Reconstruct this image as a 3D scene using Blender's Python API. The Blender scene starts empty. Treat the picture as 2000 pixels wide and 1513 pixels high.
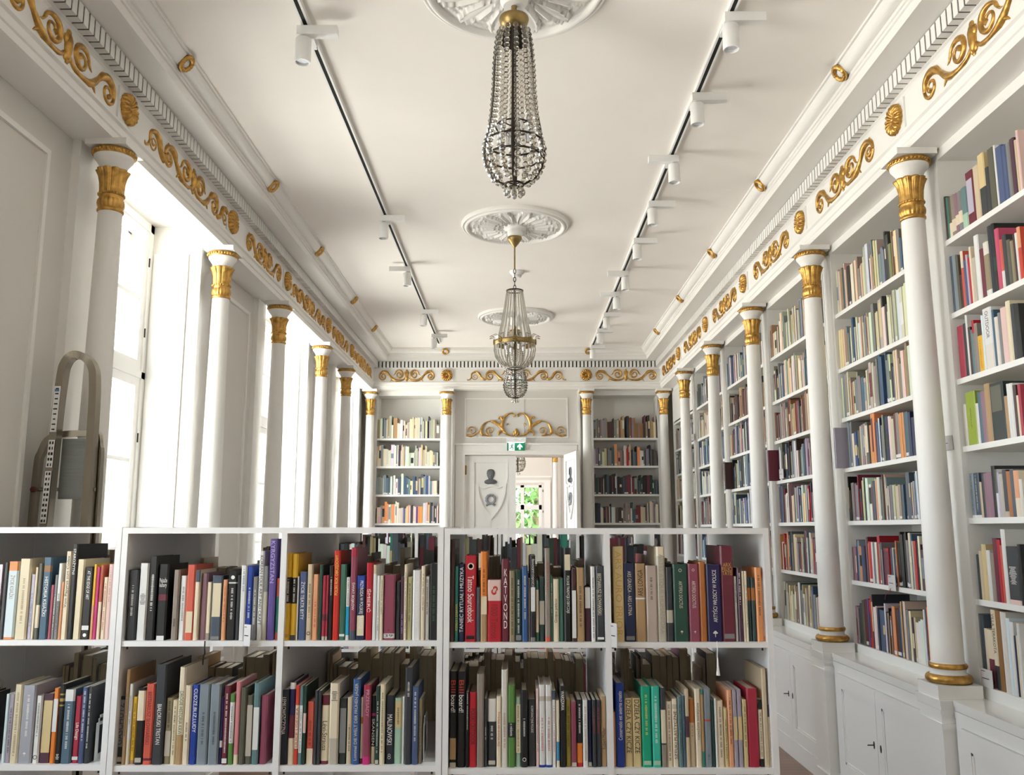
import bpy, math, random
from mathutils import Vector, Matrix
random.seed(11)
S = bpy.context.scene
COL = S.collection
PI = math.pi

# ------------------------------------------------------------------ camera
F_PX, PITCH, YAW, ROLL, EYE = 1700.5, .1611, -.0050, .0015, 1.5
cam = bpy.data.cameras.new('camera'); camo = bpy.data.objects.new('camera', cam); COL.objects.link(camo)
cam.sensor_fit = 'HORIZONTAL'; cam.sensor_width = 36.0; cam.lens = 36.0*F_PX/2000.0
cam.clip_start = .05; cam.clip_end = 200
cp, sp, cw, sw = math.cos(PITCH), math.sin(PITCH), math.cos(YAW), math.sin(YAW)
fwd = Vector((sw*cp, cw*cp, sp)); rgt = Vector((cw, -sw, 0)); up = rgt.cross(fwd)
cr, sr = math.cos(ROLL), math.sin(ROLL)
rx = rgt*cr - up*sr; ux = up*cr + rgt*sr
camo.matrix_world = Matrix(((rx.x, ux.x, -fwd.x, 0), (rx.y, ux.y, -fwd.y, 0), (rx.z, ux.z, -fwd.z, EYE), (0, 0, 0, 1)))
S.camera = camo

# ------------------------------------------------------------------ daylight and exposure
world = bpy.data.worlds.new('overcast_daylight'); S.world = world; world.use_nodes = True
wn = world.node_tree.nodes; wbg = wn['Background']
# overcast sky above the horizon, sunlit pale ground below it
wt = world.node_tree; tcw = wn.new('ShaderNodeTexCoord'); sx_ = wn.new('ShaderNodeSeparateXYZ'); rmp = wn.new('ShaderNodeValToRGB')
mr = wn.new('ShaderNodeMapRange'); mr.inputs['From Min'].default_value = -1; mr.inputs['From Max'].default_value = 1
rmp.color_ramp.elements[0].position = .46; rmp.color_ramp.elements[0].color = (1.0, .94, .855, 1)
rmp.color_ramp.elements[1].position = .53; rmp.color_ramp.elements[1].color = (.47, .53, .60, 1)
wt.links.new(tcw.outputs['Generated'], sx_.inputs['Vector']); wt.links.new(sx_.outputs['Z'], mr.inputs['Value'])
wt.links.new(mr.outputs['Result'], rmp.inputs['Fac']); wt.links.new(rmp.outputs['Color'], wbg.inputs['Color'])
wbg.inputs['Strength'].default_value = 15.0
S.view_settings.view_transform = 'Standard'; S.view_settings.look = 'None'
S.view_settings.exposure = 0.5; S.view_settings.gamma = 1.0
S.view_settings.use_curve_mapping = False
S.cycles.max_bounces = 12; S.cycles.diffuse_bounces = 8; S.cycles.glossy_bounces = 4
S.cycles.transmission_bounces = 8; S.cycles.transparent_max_bounces = 12
S.cycles.caustics_reflective = False; S.cycles.caustics_refractive = False
S.cycles.sample_clamp_indirect = 8.0

def portal(x, y, z, sx, sz, rot):
    l = bpy.data.lights.new('window_daylight', 'AREA'); l.shape = 'RECTANGLE'; l.size = sx; l.size_y = sz
    l.cycles.is_portal = True
    o = bpy.data.objects.new('window_daylight', l); COL.objects.link(o); o.location = (x, y, z); o.rotation_euler = rot
    return o

# room constants (metres; the camera stands at x = y = 0)
XR, XL, YF = 1.881, -1.869, 11.03            # column axes right, left, far
CEIL = 3.755
RY = [3.954+1.419*i for i in range(-3, 6)]    # right column axes along the room
RY_SEEN = RY[3:]
LY = [3.82, 5.34, 6.69, 8.21, 9.42, 11.0]
YB = -2.6                                     # wall behind the camera
WINS = [(-1.88, -.44), (.99, 2.43), (3.95, 5.30), (6.73, 8.17), (9.46, 10.90)]
for a, b in WINS:
    portal(-2.52, (a+b)/2, 2.12, 2.6, b-a, (0, -PI/2, 0))

# ------------------------------------------------------------------ materials
def lin(h):
    h = h.lstrip('#'); c = [int(h[i:i+2], 16)/255 for i in (0, 2, 4)]
    return tuple((v/12.92 if v <= .04045 else ((v+.055)/1.055)**2.4) for v in c)+(1,)
def mat(name, col, rough=.5, metal=0.0, noise=0.0, nscale=20, bump=0.0, bscale=60, **kw):
    m = bpy.data.materials.new(name); m.use_nodes = True
    nt = m.node_tree; b = nt.nodes['Principled BSDF']
    c = lin(col) if isinstance(col, str) else tuple(col)
    b.inputs['Base Color'].default_value = c; b.inputs['Roughness'].default_value = rough; b.inputs['Metallic'].default_value = metal
    for k, v in kw.items(): b.inputs[k.replace('_', ' ')].default_value = v
    if noise or bump:
        tc = nt.nodes.new('ShaderNodeTexCoord')
    if noise:
        n = nt.nodes.new('ShaderNodeTexNoise'); n.inputs['Scale'].default_value = nscale; n.inputs['Detail'].default_value = 4
        r = nt.nodes.new('ShaderNodeValToRGB')
        r.color_ramp.elements[0].position = .3; r.color_ramp.elements[1].position = .7
        r.color_ramp.elements[0].color = tuple(v*(1-noise) for v in c[:3])+(1,); r.color_ramp.elements[1].color = tuple(min(1, v*(1+noise*.5)) for v in c[:3])+(1,)
        nt.links.new(tc.outputs['Object'], n.inputs['Vector']); nt.links.new(n.outputs['Fac'], r.inputs['Fac']); nt.links.new(r.outputs['Color'], b.inputs['Base Color'])
    if bump:
        n2 = nt.nodes.new('ShaderNodeTexNoise'); n2.inputs['Scale'].default_value = bscale
        bp_ = nt.nodes.new('ShaderNodeBump'); bp_.inputs['Strength'].default_value = bump; bp_.inputs['Distance'].default_value = .004
        nt.links.new(tc.outputs['Object'], n2.inputs['Vector']); nt.links.new(n2.outputs['Fac'], bp_.inputs['Height']); nt.links.new(bp_.outputs['Normal'], b.inputs['Normal'])
    return m
M = {}
M['ceiling'] = mat('ceiling_plaster', (.87, .835, .79, 1), .9, noise=.015, nscale=3)
M['wall'] = mat('wall_paint', (.66, .638, .60, 1), .55, noise=.012, nscale=4)
M['trim'] = mat('moulding_paint', (.81, .795, .765, 1), .45)
M['plaster'] = mat('ornament_plaster', (.85, .835, .80, 1), .7)
M['gloss'] = mat('cabinet_enamel', (.84, .835, .82, 1), .22)
M['counter'] = mat('counter_enamel', (.80, .80, .78, 1), .08)
M['case'] = mat('bookcase_paint', (.78, .77, .74, 1), .4)
M['laminate'] = mat('white_laminate', (.77, .76, .755, 1), .35)
M['gold'] = mat('gilding', (.62, .355, .095, 1), .34, .85, noise=.4, nscale=34, bump=.3, bscale=90)
M['brass'] = mat('aged_brass', (.33, .23, .09, 1), .38, .85, noise=.25)
M['iron'] = mat('dark_bronze', (.035, .025, .018, 1), .45, .6)
M['black'] = mat('black_slot_fill', (.006, .006, .006, 1), .8)
M['alu'] = mat('brushed_aluminium', (.34, .305, .25, 1), .26, .92)
M['alu_dark'] = mat('ribbed_aluminium', (.35, .37, .37, 1), .4, .8)
M['lamp_white'] = mat('lamp_enamel', (.83, .83, .82, 1), .35)
M['reflector'] = mat('lamp_reflector', (.85, .86, .9, 1), .15, .9)
M['greypaint'] = mat('grey_relief_paint', (.27, .28, .30, 1), .5)
M['paper'] = mat('page_paper', (.60, .53, .42, 1), .9, noise=.12, nscale=60)
M['tag'] = mat('tag_card', (.55, .53, .52, 1), .5)
M['red_dot'] = mat('red_plastic', (.10, .012, .015, 1), .5)
M['white_card'] = mat('white_sticker', (.75, .75, .75, 1), .5)
M['bark'] = mat('tree_bark', (.22, .15, .09, 1), .9, noise=.3)
M['leafm'] = mat('tree_leaf', (.10, .22, .05, 1), .6, noise=.4, nscale=3)
M['thread_red'] = mat('red_ribbon', (.35, .05, .07, 1), .7)
def crystal():
    m = bpy.data.materials.new('cut_crystal'); m.use_nodes = True; nt = m.node_tree; b = nt.nodes['Principled BSDF']
    b.inputs['Base Color'].default_value = (.80, .77, .71, 1); b.inputs['Roughness'].default_value = .03
    b.inputs['IOR'].default_value = 1.55; b.inputs['Transmission Weight'].default_value = .94
    return m
M['crystal'] = crystal()
def glass():
    m = bpy.data.materials.new('window_glass'); m.use_nodes = True; nt = m.node_tree; nt.nodes.remove(nt.nodes['Principled BSDF'])
    out = nt.nodes['Material Output']; t = nt.nodes.new('ShaderNodeBsdfTransparent'); t.inputs['Color'].default_value = (.96, .98, .98, 1)
    g = nt.nodes.new('ShaderNodeBsdfGlossy'); g.inputs['Roughness'].default_value = .02
    f = nt.nodes.new('ShaderNodeFresnel'); f.inputs['IOR'].default_value = 1.45; mx = nt.nodes.new('ShaderNodeMixShader')
    nt.links.new(f.outputs['Fac'], mx.inputs['Fac']); nt.links.new(t.outputs['BSDF'], mx.inputs[1]); nt.links.new(g.outputs['BSDF'], mx.inputs[2]); nt.links.new(mx.outputs['Shader'], out.inputs['Surface'])
    return m
M['glass'] = glass()
def attr_mat(name, rough):
    m = bpy.data.materials.new(name); m.use_nodes = True; nt = m.node_tree; b = nt.nodes['Principled BSDF']
    a = nt.nodes.new('ShaderNodeAttribute'); a.attribute_name = 'col'
    nt.links.new(a.outputs['Color'], b.inputs['Base Color']); b.inputs['Roughness'].default_value = rough
    return m
M['cover'] = attr_mat('printed_cover', .42)
def emit(name, col, s):
    m = bpy.data.materials.new(name); m.use_nodes = True; b = m.node_tree.nodes['Principled BSDF']
    b.inputs['Base Color'].default_value = col; b.inputs['Emission Color'].default_value = col; b.inputs['Emission Strength'].default_value = s
    return m
M['sign_green'] = emit('sign_green', (.0, .16, .07, 1), .35)
M['sign_white'] = emit('sign_white', (.85, .95, .92, 1), .35)
M['lit_strip'] = emit('sign_lamp', (.75, .95, 1, 1), 12.0)
def parquet():
    m = bpy.data.materials.new('parquet'); m.use_nodes = True; nt = m.node_tree; b = nt.nodes['Principled BSDF']
    tc = nt.nodes.new('ShaderNodeTexCoord'); br = nt.nodes.new('ShaderNodeTexBrick')
    br.inputs['Color1'].default_value = (.19, .105, .07, 1); br.inputs['Color2'].default_value = (.24, .135, .09, 1); br.inputs['Mortar'].default_value = (.08, .045, .03, 1)
    br.inputs['Scale'].default_value = 2.0; br.inputs['Mortar Size'].default_value = .004; br.inputs['Brick Width'].default_value = .9; br.inputs['Row Height'].default_value = .14
    nt.links.new(tc.outputs['Object'], br.inputs['Vector']); nt.links.new(br.outputs['Color'], b.inputs['Base Color']); b.inputs['Roughness'].default_value = .35
    return m
M['parquet'] = parquet()
INK = {k: mat('ink_'+k, h, .45) for k, h in dict(w='#ece8e2', k='#1c1a1a', r='#b8352c', n='#8a6f4a', b='#5670a0', y='#e9d25a', g='#3f6b4b', v='#b7a6d6', m='#7d1d22', o='#c79a4a', i='#d8cfb8', t='#a39886', p='#d98fa4').items()}

# ------------------------------------------------------------------ mesh helpers
class MB:
    def __init__(s): s.v = []; s.f = []; s.c = []; s.m = []; s.sm = []
    def add(s, vs, fs, col=None, mi=0, smooth=False):
        o = len(s.v); s.v += [tuple(p) for p in vs]
        for f in fs:
            s.f.append(tuple(i+o for i in f)); s.c.append(col); s.m.append(mi); s.sm.append(smooth)
        return s
    def box(s, x0, x1, y0, y1, z0, z1, col=None, mi=0):
        return s.add([(x0, y0, z0), (x1, y0, z0), (x1, y1, z0), (x0, y1, z0), (x0, y0, z1), (x1, y0, z1), (x1, y1, z1), (x0, y1, z1)],
              [(0, 3, 2, 1), (4, 5, 6, 7), (0, 1, 5, 4), (1, 2, 6, 5), (2, 3, 7, 6), (3, 0, 4, 7)], col, mi)
    def quad(s, a, b, c, d, col=None, mi=0): return s.add([a, b, c, d], [(0, 1, 2, 3)], col, mi)
    def lathe(s, prof, n=32, cx=0, cy=0, mod=None, mi=0, caps=True, flat=False):
        k = len(prof); vs = []
        for r, z in prof:
            for j in range(n):
                t = 2*PI*j/n; rr = r if mod is None else mod(r, z, t)
                vs.append((cx+rr*math.cos(t), cy+rr*math.sin(t), z))
        fs = [(i*n+j, i*n+(j+1) % n, (i+1)*n+(j+1) % n, (i+1)*n+j) for i in range(k-1) for j in range(n)]
        if prof[0][1] > prof[-1][1]: fs = [f[::-1] for f in fs]
        s.add(vs, fs, None, mi, not flat)
        if caps:
            lo, hi = (0, k-1) if prof[0][1] <= prof[-1][1] else (k-1, 0)
            s.add(vs[lo*n:lo*n+n], [tuple(range(n))[::-1]], None, mi); s.add(vs[hi*n:hi*n+n], [tuple(range(n))], None, mi)
        return s
    def tube(s, pts, r, n=8, mi=0, closed=False, caps=True):
        P = [Vector(p) for p in pts]; k = len(P); vs = []
        ref = None
        for i, p in enumerate(P):
            a = P[(i-1) % k] if (closed or i > 0) else P[i]; b = P[(i+1) % k] if (closed or i < k-1) else P[i]
            t = (b-a).normalized()
            if ref is None:
                ref = Vector((0, 0, 1)) if abs(t.z) < .9 else Vector((1, 0, 0))
            u = (ref-t*ref.dot(t)).normalized(); w = t.cross(u); ref = u
            rr = r[i] if isinstance(r, (list, tuple)) else r
            vs += [p+u*rr*math.cos(2*PI*j/n)+w*rr*math.sin(2*PI*j/n) for j in range(n)]
        m = k if closed else k-1
        fs = [(i*n+j, i*n+(j+1) % n, ((i+1) % k)*n+(j+1) % n, ((i+1) % k)*n+j) for i in range(m) for j in range(n)]
        s.add(vs, fs, None, mi, True)
        if caps and not closed:
            s.add(vs[:n], [tuple(range(n))[::-1]], None, mi); s.add(vs[-n:], [tuple(range(n))], None, mi)
        return s
    def ring(s, R, r, z=0, cx=0, cy=0, n=32, m=8, mi=0):
        return s.tube([(cx+R*math.cos(2*PI*i/n), cy+R*math.sin(2*PI*i/n), z) for i in range(n)], r, m, mi, True)
    def ball(s, c, r, n=6, k=4, mi=0, sz=1.0, flat=True):
        vs = [(c[0], c[1], c[2]-r*sz)]
        for i in range(1, k):
            a = -PI/2+PI*i/k
            vs += [(c[0]+r*math.cos(a)*math.cos(2*PI*j/n), c[1]+r*math.cos(a)*math.sin(2*PI*j/n), c[2]+r*sz*math.sin(a)) for j in range(n)]
        vs.append((c[0], c[1], c[2]+r*sz)); L = len(vs)-1
        fs = [(0, 1+(j+1) % n, 1+j) for j in range(n)]
        fs += [(1+i*n+j, 1+i*n+(j+1) % n, 1+(i+1)*n+(j+1) % n, 1+(i+1)*n+j) for i in range(k-2) for j in range(n)]
        fs += [(1+(k-2)*n+j, 1+(k-2)*n+(j+1) % n, L) for j in range(n)]
        return s.add(vs, fs, None, mi, not flat)
    def ribbon(s, pts, wid, dep, mi=0):          # raised half-round band in the x-z plane, standing out towards -y
        k = len(pts); vs = []
        for i, (u, v) in enumerate(pts):
            a = pts[max(0, i-1)]; b = pts[min(k-1, i+1)]
            tx, tz = b[0]-a[0], b[1]-a[1]; l = math.hypot(tx, tz) or 1; nx, nz = -tz/l, tx/l
            q = i/(k-1)*(len(wid)-1); j = min(int(q), len(wid)-2); w = wid[j]+(wid[j+1]-wid[j])*(q-j)
            d = min(dep, w*1.3)
            for o, h in ((-1, 0), (-.75, .65), (0, 1), (.75, .65), (1, 0)):
                vs.append((u+nx*w*o, -d*h, v+nz*w*o))
        fs = [(i*5+j, i*5+j+1, i*5+j+6, i*5+j+5) for i in range(k-1) for j in range(4)]
        s.add(vs, fs, None, mi, True)
        s.add(vs[:5], [(0, 1, 2, 3, 4)], None, mi); s.add(vs[-5:], [(4, 3, 2, 1, 0)], None, mi)
        return s
    def extrude_x(s, poly, x0, x1, mi=0):         # closed (y,z) polygon swept along x
        n = len(poly); vs = [(x0, y, z) for y, z in poly]+[(x1, y, z) for y, z in poly]
        s.add(vs, [(i, (i+1) % n, n+(i+1) % n, n+i) for i in range(n)]+[tuple(range(n))[::-1], tuple(range(n, 2*n))], None, mi)
        return s
    def xf(s, mtx, start=0):
        for i in range(start, len(s.v)): s.v[i] = tuple(mtx @ Vector(s.v[i]))
        return s
    def build(s, name, mats, parent=None, fix=False):
        me = bpy.data.meshes.new(name); me.from_pydata(s.v, [], s.f)
        if not isinstance(mats, (list, tuple)): mats = [mats]
        for m in mats: me.materials.append(m)
        me.polygons.foreach_set('material_index', s.m); me.polygons.foreach_set('use_smooth', s.sm)
        if any(c is not None for c in s.c):
            at = me.color_attributes.new('col', 'FLOAT_COLOR', 'CORNER'); buf = []
            for f, c in zip(s.f, s.c): buf += list(c or (1, 1, 1, 1))*len(f)
            at.data.foreach_set('color', buf)
        me.update()
        o = bpy.data.objects.new(name, me); COL.objects.link(o)
        if parent is not None: o.parent = parent
        return o
def tag(o, label=None, cat=None, group=None, kind=None):
    if label: o['label'] = label
    if cat: o['category'] = cat
    if group: o['group'] = group
    if kind: o['kind'] = kind
    return o
def empty(name, loc=(0, 0, 0), rot=(0, 0, 0)):
    o = bpy.data.objects.new(name, None); COL.objects.link(o); o.empty_display_size = .05
    o.location = loc; o.rotation_euler = rot; return o
def copy_tree(o, parent=None):
    c = o.copy(); COL.objects.link(c)
    if parent is not None: c.parent = parent
    for ch in list(o.children): copy_tree(ch, c)
    return c
def struct(o): o['kind'] = 'structure'; return o
TEXT_JOBS = []
def text(body, parent, m, cx, y, cz, length, height, direction='h', name='spine_title'):
    cu = bpy.data.curves.new('lettering', 'FONT'); cu.body = body; cu.align_x = 'LEFT'; cu.resolution_u = 3
    if direction == 's': cu.body = '\n'.join(body.replace(' ', '')); cu.align_x = 'CENTER'; cu.space_line = .8
    if direction == 'h' and len(body.split()) > 1: cu.body = '\n'.join(body.split()); cu.align_x = 'CENTER'; cu.space_line = .75
    o = bpy.data.objects.new('lettering', cu); COL.objects.link(o)
    TEXT_JOBS.append((o, parent, m, cx, y, cz, length, height, direction, name))
def run_texts():
    bpy.context.view_layer.update(); dg = bpy.context.evaluated_depsgraph_get()
    for o, parent, m, cx, y, cz, length, height, d, name in TEXT_JOBS:
        me = bpy.data.meshes.new_from_object(o.evaluated_get(dg)); xs = [v.co.x for v in me.vertices]; ys = [v.co.y for v in me.vertices]
        if not xs: continue
        x0, x1, y0, y1 = min(xs), max(xs), min(ys), max(ys); W, H = x1-x0, y1-y0
        if d in 'hs': sx = min(length/W, 2.2*height/H) if d == 'h' else length/W; sy = height/H
        else: sx = length/W; sy = height/H
        if d in 'ud': sy = min(sy, sx*1.5); sx = min(sx, sy*1.6)
        for v in me.vertices:
            a, b = (v.co.x-(x0+x1)/2)*sx, (v.co.y-(y0+y1)/2)*sy
            if d in 'hs': v.co = (cx+a, y, cz+b)
            elif d == 'u': v.co = (cx-b, y, cz+a)
            else: v.co = (cx+b, y, cz-a)
        me.materials.clear(); me.materials.append(m); me.name = name
        n = bpy.data.objects.new(name, me); COL.objects.link(n)
        if parent is not None: n.parent = parent
    for j in TEXT_JOBS:
        cu = j[0].data; bpy.data.objects.remove(j[0]); bpy.data.curves.remove(cu)
# ------------------------------------------------------------------ room shell
fl = struct(MB().box(-2.6, 2.5, YB-.1, 11.4, -.05, 0).build('floor', M['parquet']))
struct(MB().box(-2.6, 2.6, YB-.1, 11.4, CEIL, CEIL+.12).build('ceiling', M['ceiling']))
struct(MB().box(2.42, 2.52, YB, 11.45, 0, CEIL).build('wall_right', M['wall']))
struct(MB().box(-2.6, 2.52, YB-.12, YB, 0, CEIL).build('wall_back', M['wall']))
wl = MB()
edges = [YB]+[v for w in WINS for v in w]+[11.5]
for i in range(0, len(edges), 2): wl.box(-2.5, -2.03, edges[i], edges[i+1], 0, CEIL)
for a, b in WINS:
    wl.box(-2.5, -2.03, a, b, 0, .85); wl.box(-2.5, -2.03, a, b, 3.40, CEIL)
wall_left = struct(wl.build('wall_left', M['wall']))
pm = MB()
for a, b in WINS:                                   # pilaster strips beside each window, and panels on the reveals
    pm.box(-2.03, -1.99, a-.20, a, 0, 3.265); pm.box(-2.03, -1.99, b, b+.20, 0, 3.265)
    pm.box(-2.29, -2.07, b-.008, b, 1.0, 3.22); pm.box(-2.29, -2.07, a, a+.008, 1.0, 3.22)
for a, b in [(2.43, 3.86), (5.30, 6.73), (8.17, 9.46)]:  # raised panel frames on the piers
    y0, y1 = a+.30, b-.30
    for q in ((y0, y1, .30, .325), (y0, y1, 3.10, 3.125), (y0, y0+.025, .325, 3.10), (y1-.025, y1, .325, 3.10)): pm.box(-2.03, -2.018, *q)
struct(pm.build('trim_1', M['trim'], wall_left))

# windows: timber casements in the deep reveals
def window(a, b, n):
    w = tag(empty('window_%d' % n, (-2.33, (a+b)/2, .85)), kind='structure')
    h = (b-a)/2; fr = MB()
    for x0, x1 in ((-.03, .03), (-.165, -.115)):
        fr.box(x0, x1, -h, -h+.05, 0, 2.55); fr.box(x0, x1, h-.05, h, 0, 2.55); fr.box(x0, x1, -h, h, 2.50, 2.55); fr.box(x0, x1, -h, h, 0, .05); fr.box(x0, x1, -h, h, 1.565, 1.605)
    fr.box(-.03, .11, -h, h, -.02, .0)
    fr.build('window_frame', M['trim'], w)
    for x0, x1, gl in ((-.025, .02, 0), (-.16, -.12, 0)):
        for s in (-1, 1):
            for z0, z1, bars in ((.05, 1.565, (.54, 1.06)), (1.605, 2.50, (2.055,))):
                y0, y1 = (0.005, h-.05) if s > 0 else (-h+.05, -.005)
                m = MB(); t = .055
                m.box(x0, x1, y0, y0+t, z0, z1).box(x0, x1, y1-t, y1, z0, z1).box(x0, x1, y0+t, y1-t, z0, z0+t+.01).box(x0, x1, y0+t, y1-t, z1-t, z1)
                for zb in bars: m.box(x0+.008, x1-.008, y0+t, y1-t, zb-.012, zb+.012)
                sash = m.build('window_sash', M['trim'], w)
                xc = (x0+x1)/2; MB().quad((xc, y0+t, z0+t), (xc, y1-t, z0+t), (xc, y1-t, z1-t), (xc, y0+t, z1-t)).build('window_pane', M['glass'], sash)
    hg = MB()
    for z in (.35, 1.2, 1.85, 2.3): hg.lathe([(.005, z-.028), (.005, z+.028)], 8, .031, h-.047)
    hg.build('window_hinge', M['iron'], w)
for i, (a, b) in enumerate(WINS): window(a, b, i+1)

# entablature with cornice, run round three sides and mitred
PROF = [(-.16, 3.265), (.032, 3.265), (.032, 3.298), (.039, 3.303), (.039, 3.338), (.052, 3.345), (.052, 3.358), (.036, 3.364), (.036, 3.524), (.045, 3.533), (.055, 3.538),
        (.055, 3.62), (.115, 3.62), (.235, 3.612), (.237, 3.655), (.245, 3.658), (.245, 3.672), (.252, 3.674), (.252, 3.692)]
PROF += [(.258+.042*math.sin(t*PI/16), 3.742-.050*math.cos(t*PI/16)) for t in range(9)]
PROF += [(.311, 3.742), (.311, CEIL), (-.16, CEIL)]
def entablature(side):
    n = len(PROF); m = MB(); vs = []
    for e in (0, 1):
        for o, z in PROF:
            if side == 'far': vs.append((XL+o if e == 0 else XR-o, YF-o, z))
            else: vs.append(((XL+o) if side == 'left' else (XR-o), YB if e == 0 else YF-o, z))
    fs = [(i, (i+1) % n, n+(i+1) % n, n+i) for i in range(n)]
    if side != 'left': fs = [f[::-1] for f in fs]
    m.add(vs, fs+[tuple(range(n)), tuple(range(n, 2*n))[::-1]])
    return m
def place(side, s, o0, o1, z0, z1, ds=0.0):            # box along a wall: s = position along it, o = distance out from the column axes
    if side == 'far': return (s-ds, s+ds, YF-o1, YF-o0, z0, z1)
    if side == 'left': return (XL+o0, XL+o1, s-ds, s+ds, z0, z1)
    return (XR-o1, XR-o0, s-ds, s+ds, z0, z1)
COLS = {'left': [v for v in (-1.92, -.40, .95, 2.47)]+LY[:5], 'right': RY[:-1], 'far': [-.889, .897]}
TRIM = {}
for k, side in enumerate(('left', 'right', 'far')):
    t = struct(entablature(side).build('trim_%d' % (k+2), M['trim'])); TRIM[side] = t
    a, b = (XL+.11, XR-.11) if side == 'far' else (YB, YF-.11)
    d = MB(); n = int((b-a)/.0472)
    for i in range(n): d.box(*place(side, a+(i+.5)*(b-a)/n, .055, .104, 3.541, 3.6165, .0158 if side == 'far' else .0180))
    d.build('dentil_row', M['trim'], t)
    g = MB(); g.box(*place(side, (a+b)/2, .0555, .1005, 3.5445, 3.6165, (b-a)/2))  # solid black fill: the shade of the slots put in as colour
    g.build('dentil_gap_shade', M['black'], t)
    bl = MB()
    for s in COLS[side]: bl.box(*place(side, s, .03, .045, 3.366, 3.522, .088))
    bl.build('frieze_block', M['trim'], t)

# ------------------------------------------------------------------ gilded plaster ornaments
def spiral(cx, cy, r0, r1, a0, a1, n=28):
    return [(cx+(r0+(r1-r0)*i/n)*math.cos(math.radians(a0+(a1-a0)*i/n)), cy+(r0+(r1-r0)*i/n)*math.sin(math.radians(a0+(a1-a0)*i/n))) for i in range(n+1)]
def smooth(pts, n=8):
    out = []
    for i in range(len(pts)-1):
        p0 = pts[max(0, i-1)]; p1 = pts[i]; p2 = pts[i+1]; p3 = pts[min(len(pts)-1, i+2)]
        for j in range(n):
            t = j/n
            out.append(tuple(.5*((2*b)+(c-a)*t+(2*a-5*b+4*c-d)*t*t+(-a+3*b-3*c+d)*t**3) for a, b, c, d in zip(p0, p1, p2, p3)))
    return out+[pts[-1]]
def scroll(half, long):
    m = MB(); k = half/(.615 if long else .392)
    def R(pts, w, d=.024):
        for s in (1, -1): m.ribbon([(s*u*k, v) for u, v in (pts if s > 0 else pts)], w, d)
    R(spiral(.107, .010, .064, .014, 10, 560), [.006, .014, .012, .008, .006, .013])
    R(smooth([(.172, .020), (.158, .036), (.176, .012), (.196, .004)]), [.002, .008, .006, .001])
    R(smooth([(.018, -.030), (.05, -.056), (.12, -.066), (.19, -.048), (.245, .002), (.285, .040), (.33, .048), (.372, .026), (.385, -.012)]), [.007, .010, .013, .018, .012, .020, .018, .013, .009])
    R(spiral(.336, -.014, .049, .010, 0, -480), [.009, .008, .006, .013])
    R(smooth([(.19, -.048), (.215, -.058), (.235, -.080)]), [.010, .007, .001])
    R(smooth([(.33, .048), (.35, .062), (.345, .052)]), [.008, .005, .001])
    if long:
        R(smooth([(.372, -.040), (.40, -.055), (.44, -.030), (.475, .025), (.515, .044), (.56, .022), (.565, -.02)]), [.006, .014, .016, .018, .014, .010, .008])
        R(spiral(.522, -.018, .043, .009, 0, -470), [.005, .005, .004, .008])
        R(smooth([(.565, -.02), (.58, -.05), (.612, -.062), (.615, -.045)]), [.006, .009, .006, .001])
    return m
def palmette():
    m = MB()
    for c, r, sz in (((0, -.004, .004), .024, 2.6), ((-.017, -.002, .03), .016, 1.5), ((.017, -.002, .03), .016, 1.5), ((0, -.002, .058), .015, 1.4), ((-.014, 0, -.04), .014, 1.6), ((.014, 0, -.04), .014, 1.6), ((0, -.002, -.062), .010, 1.6)):
        m.ball(c, r, 10, 8, 0, sz, False)
    for v in range(len(m.v)): m.v[v] = (m.v[v][0], m.v[v][1]*.8, m.v[v][2])
    return m
SRC = {}
ORDW = ['first', 'second', 'third', 'fourth', 'fifth', 'sixth', 'seventh', 'eighth', 'ninth', 'tenth', 'eleventh', 'twelfth', 'thirteenth', 'fourteenth', 'fifteenth', 'sixteenth', 'seventeenth', 'eighteenth', 'nineteenth', 'twentieth']
ORDW += ['twenty-'+o for o in ORDW[:9]]+['thirtieth']
WALLROT = {'far': 0, 'left': PI/2, 'right': -PI/2}
def on_wall(side, s, o, z):
    if side == 'far': return (s, YF-o, z)
    return (XL+o, s, z) if side == 'left' else (XR-o, s, z)
def frieze_scroll(side, s, half, long, label):
    key = (round(half, 3), long)
    if key not in SRC:
        r = scroll(half, long).build('frieze_scroll', M['gold']); palmette().build('palmette', M['gold'], r); SRC[key] = r; o = r
    else: o = copy_tree(SRC[key])
    o.location = on_wall(side, s, .036, 3.446); o.rotation_euler = (0, 0, WALLROT[side])
    tag(o, label, 'ornament', 'gilded scrolls along the frieze')
def rosette(side, s, label):
    if 'ros' not in SRC:
        m = MB(); n = 160; prof = [(.0, .012), (.014, .012), (.016, .008), (.020, .012), (.030, .026), (.048, .032), (.066, .026), (.073, .014), (.074, .0)]; vs = []
        for r, h in prof:
            for j in range(n):
                t = 2*PI*j/n; q = abs(math.sin(8*t)); f = (.5+.5*q**.6) if r > .021 else 1
                rr = r*(1+.06*(q-.5)) if r > .06 else r
                vs.append((rr*math.cos(t), -h*f, rr*math.sin(t)))
        k = len(prof); m.add(vs, [(i*n+j, i*n+(j+1) % n, (i+1)*n+(j+1) % n, (i+1)*n+j) for i in range(k-1) for j in range(n)], None, 0, True)
        o = SRC['ros'] = m.build('rosette', M['gold'])
        MB().ball((0, -.014, 0), .013, 12, 8, 0, 1, False).build('rosette_boss', M['gold'], o)
    else: o = copy_tree(SRC['ros'])
    o.location = on_wall(side, s, .0455, 3.446); o.rotation_euler = (0, 0, WALLROT[side])
    tag(o, label, 'rosette', 'gilded rosettes along the frieze')
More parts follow.
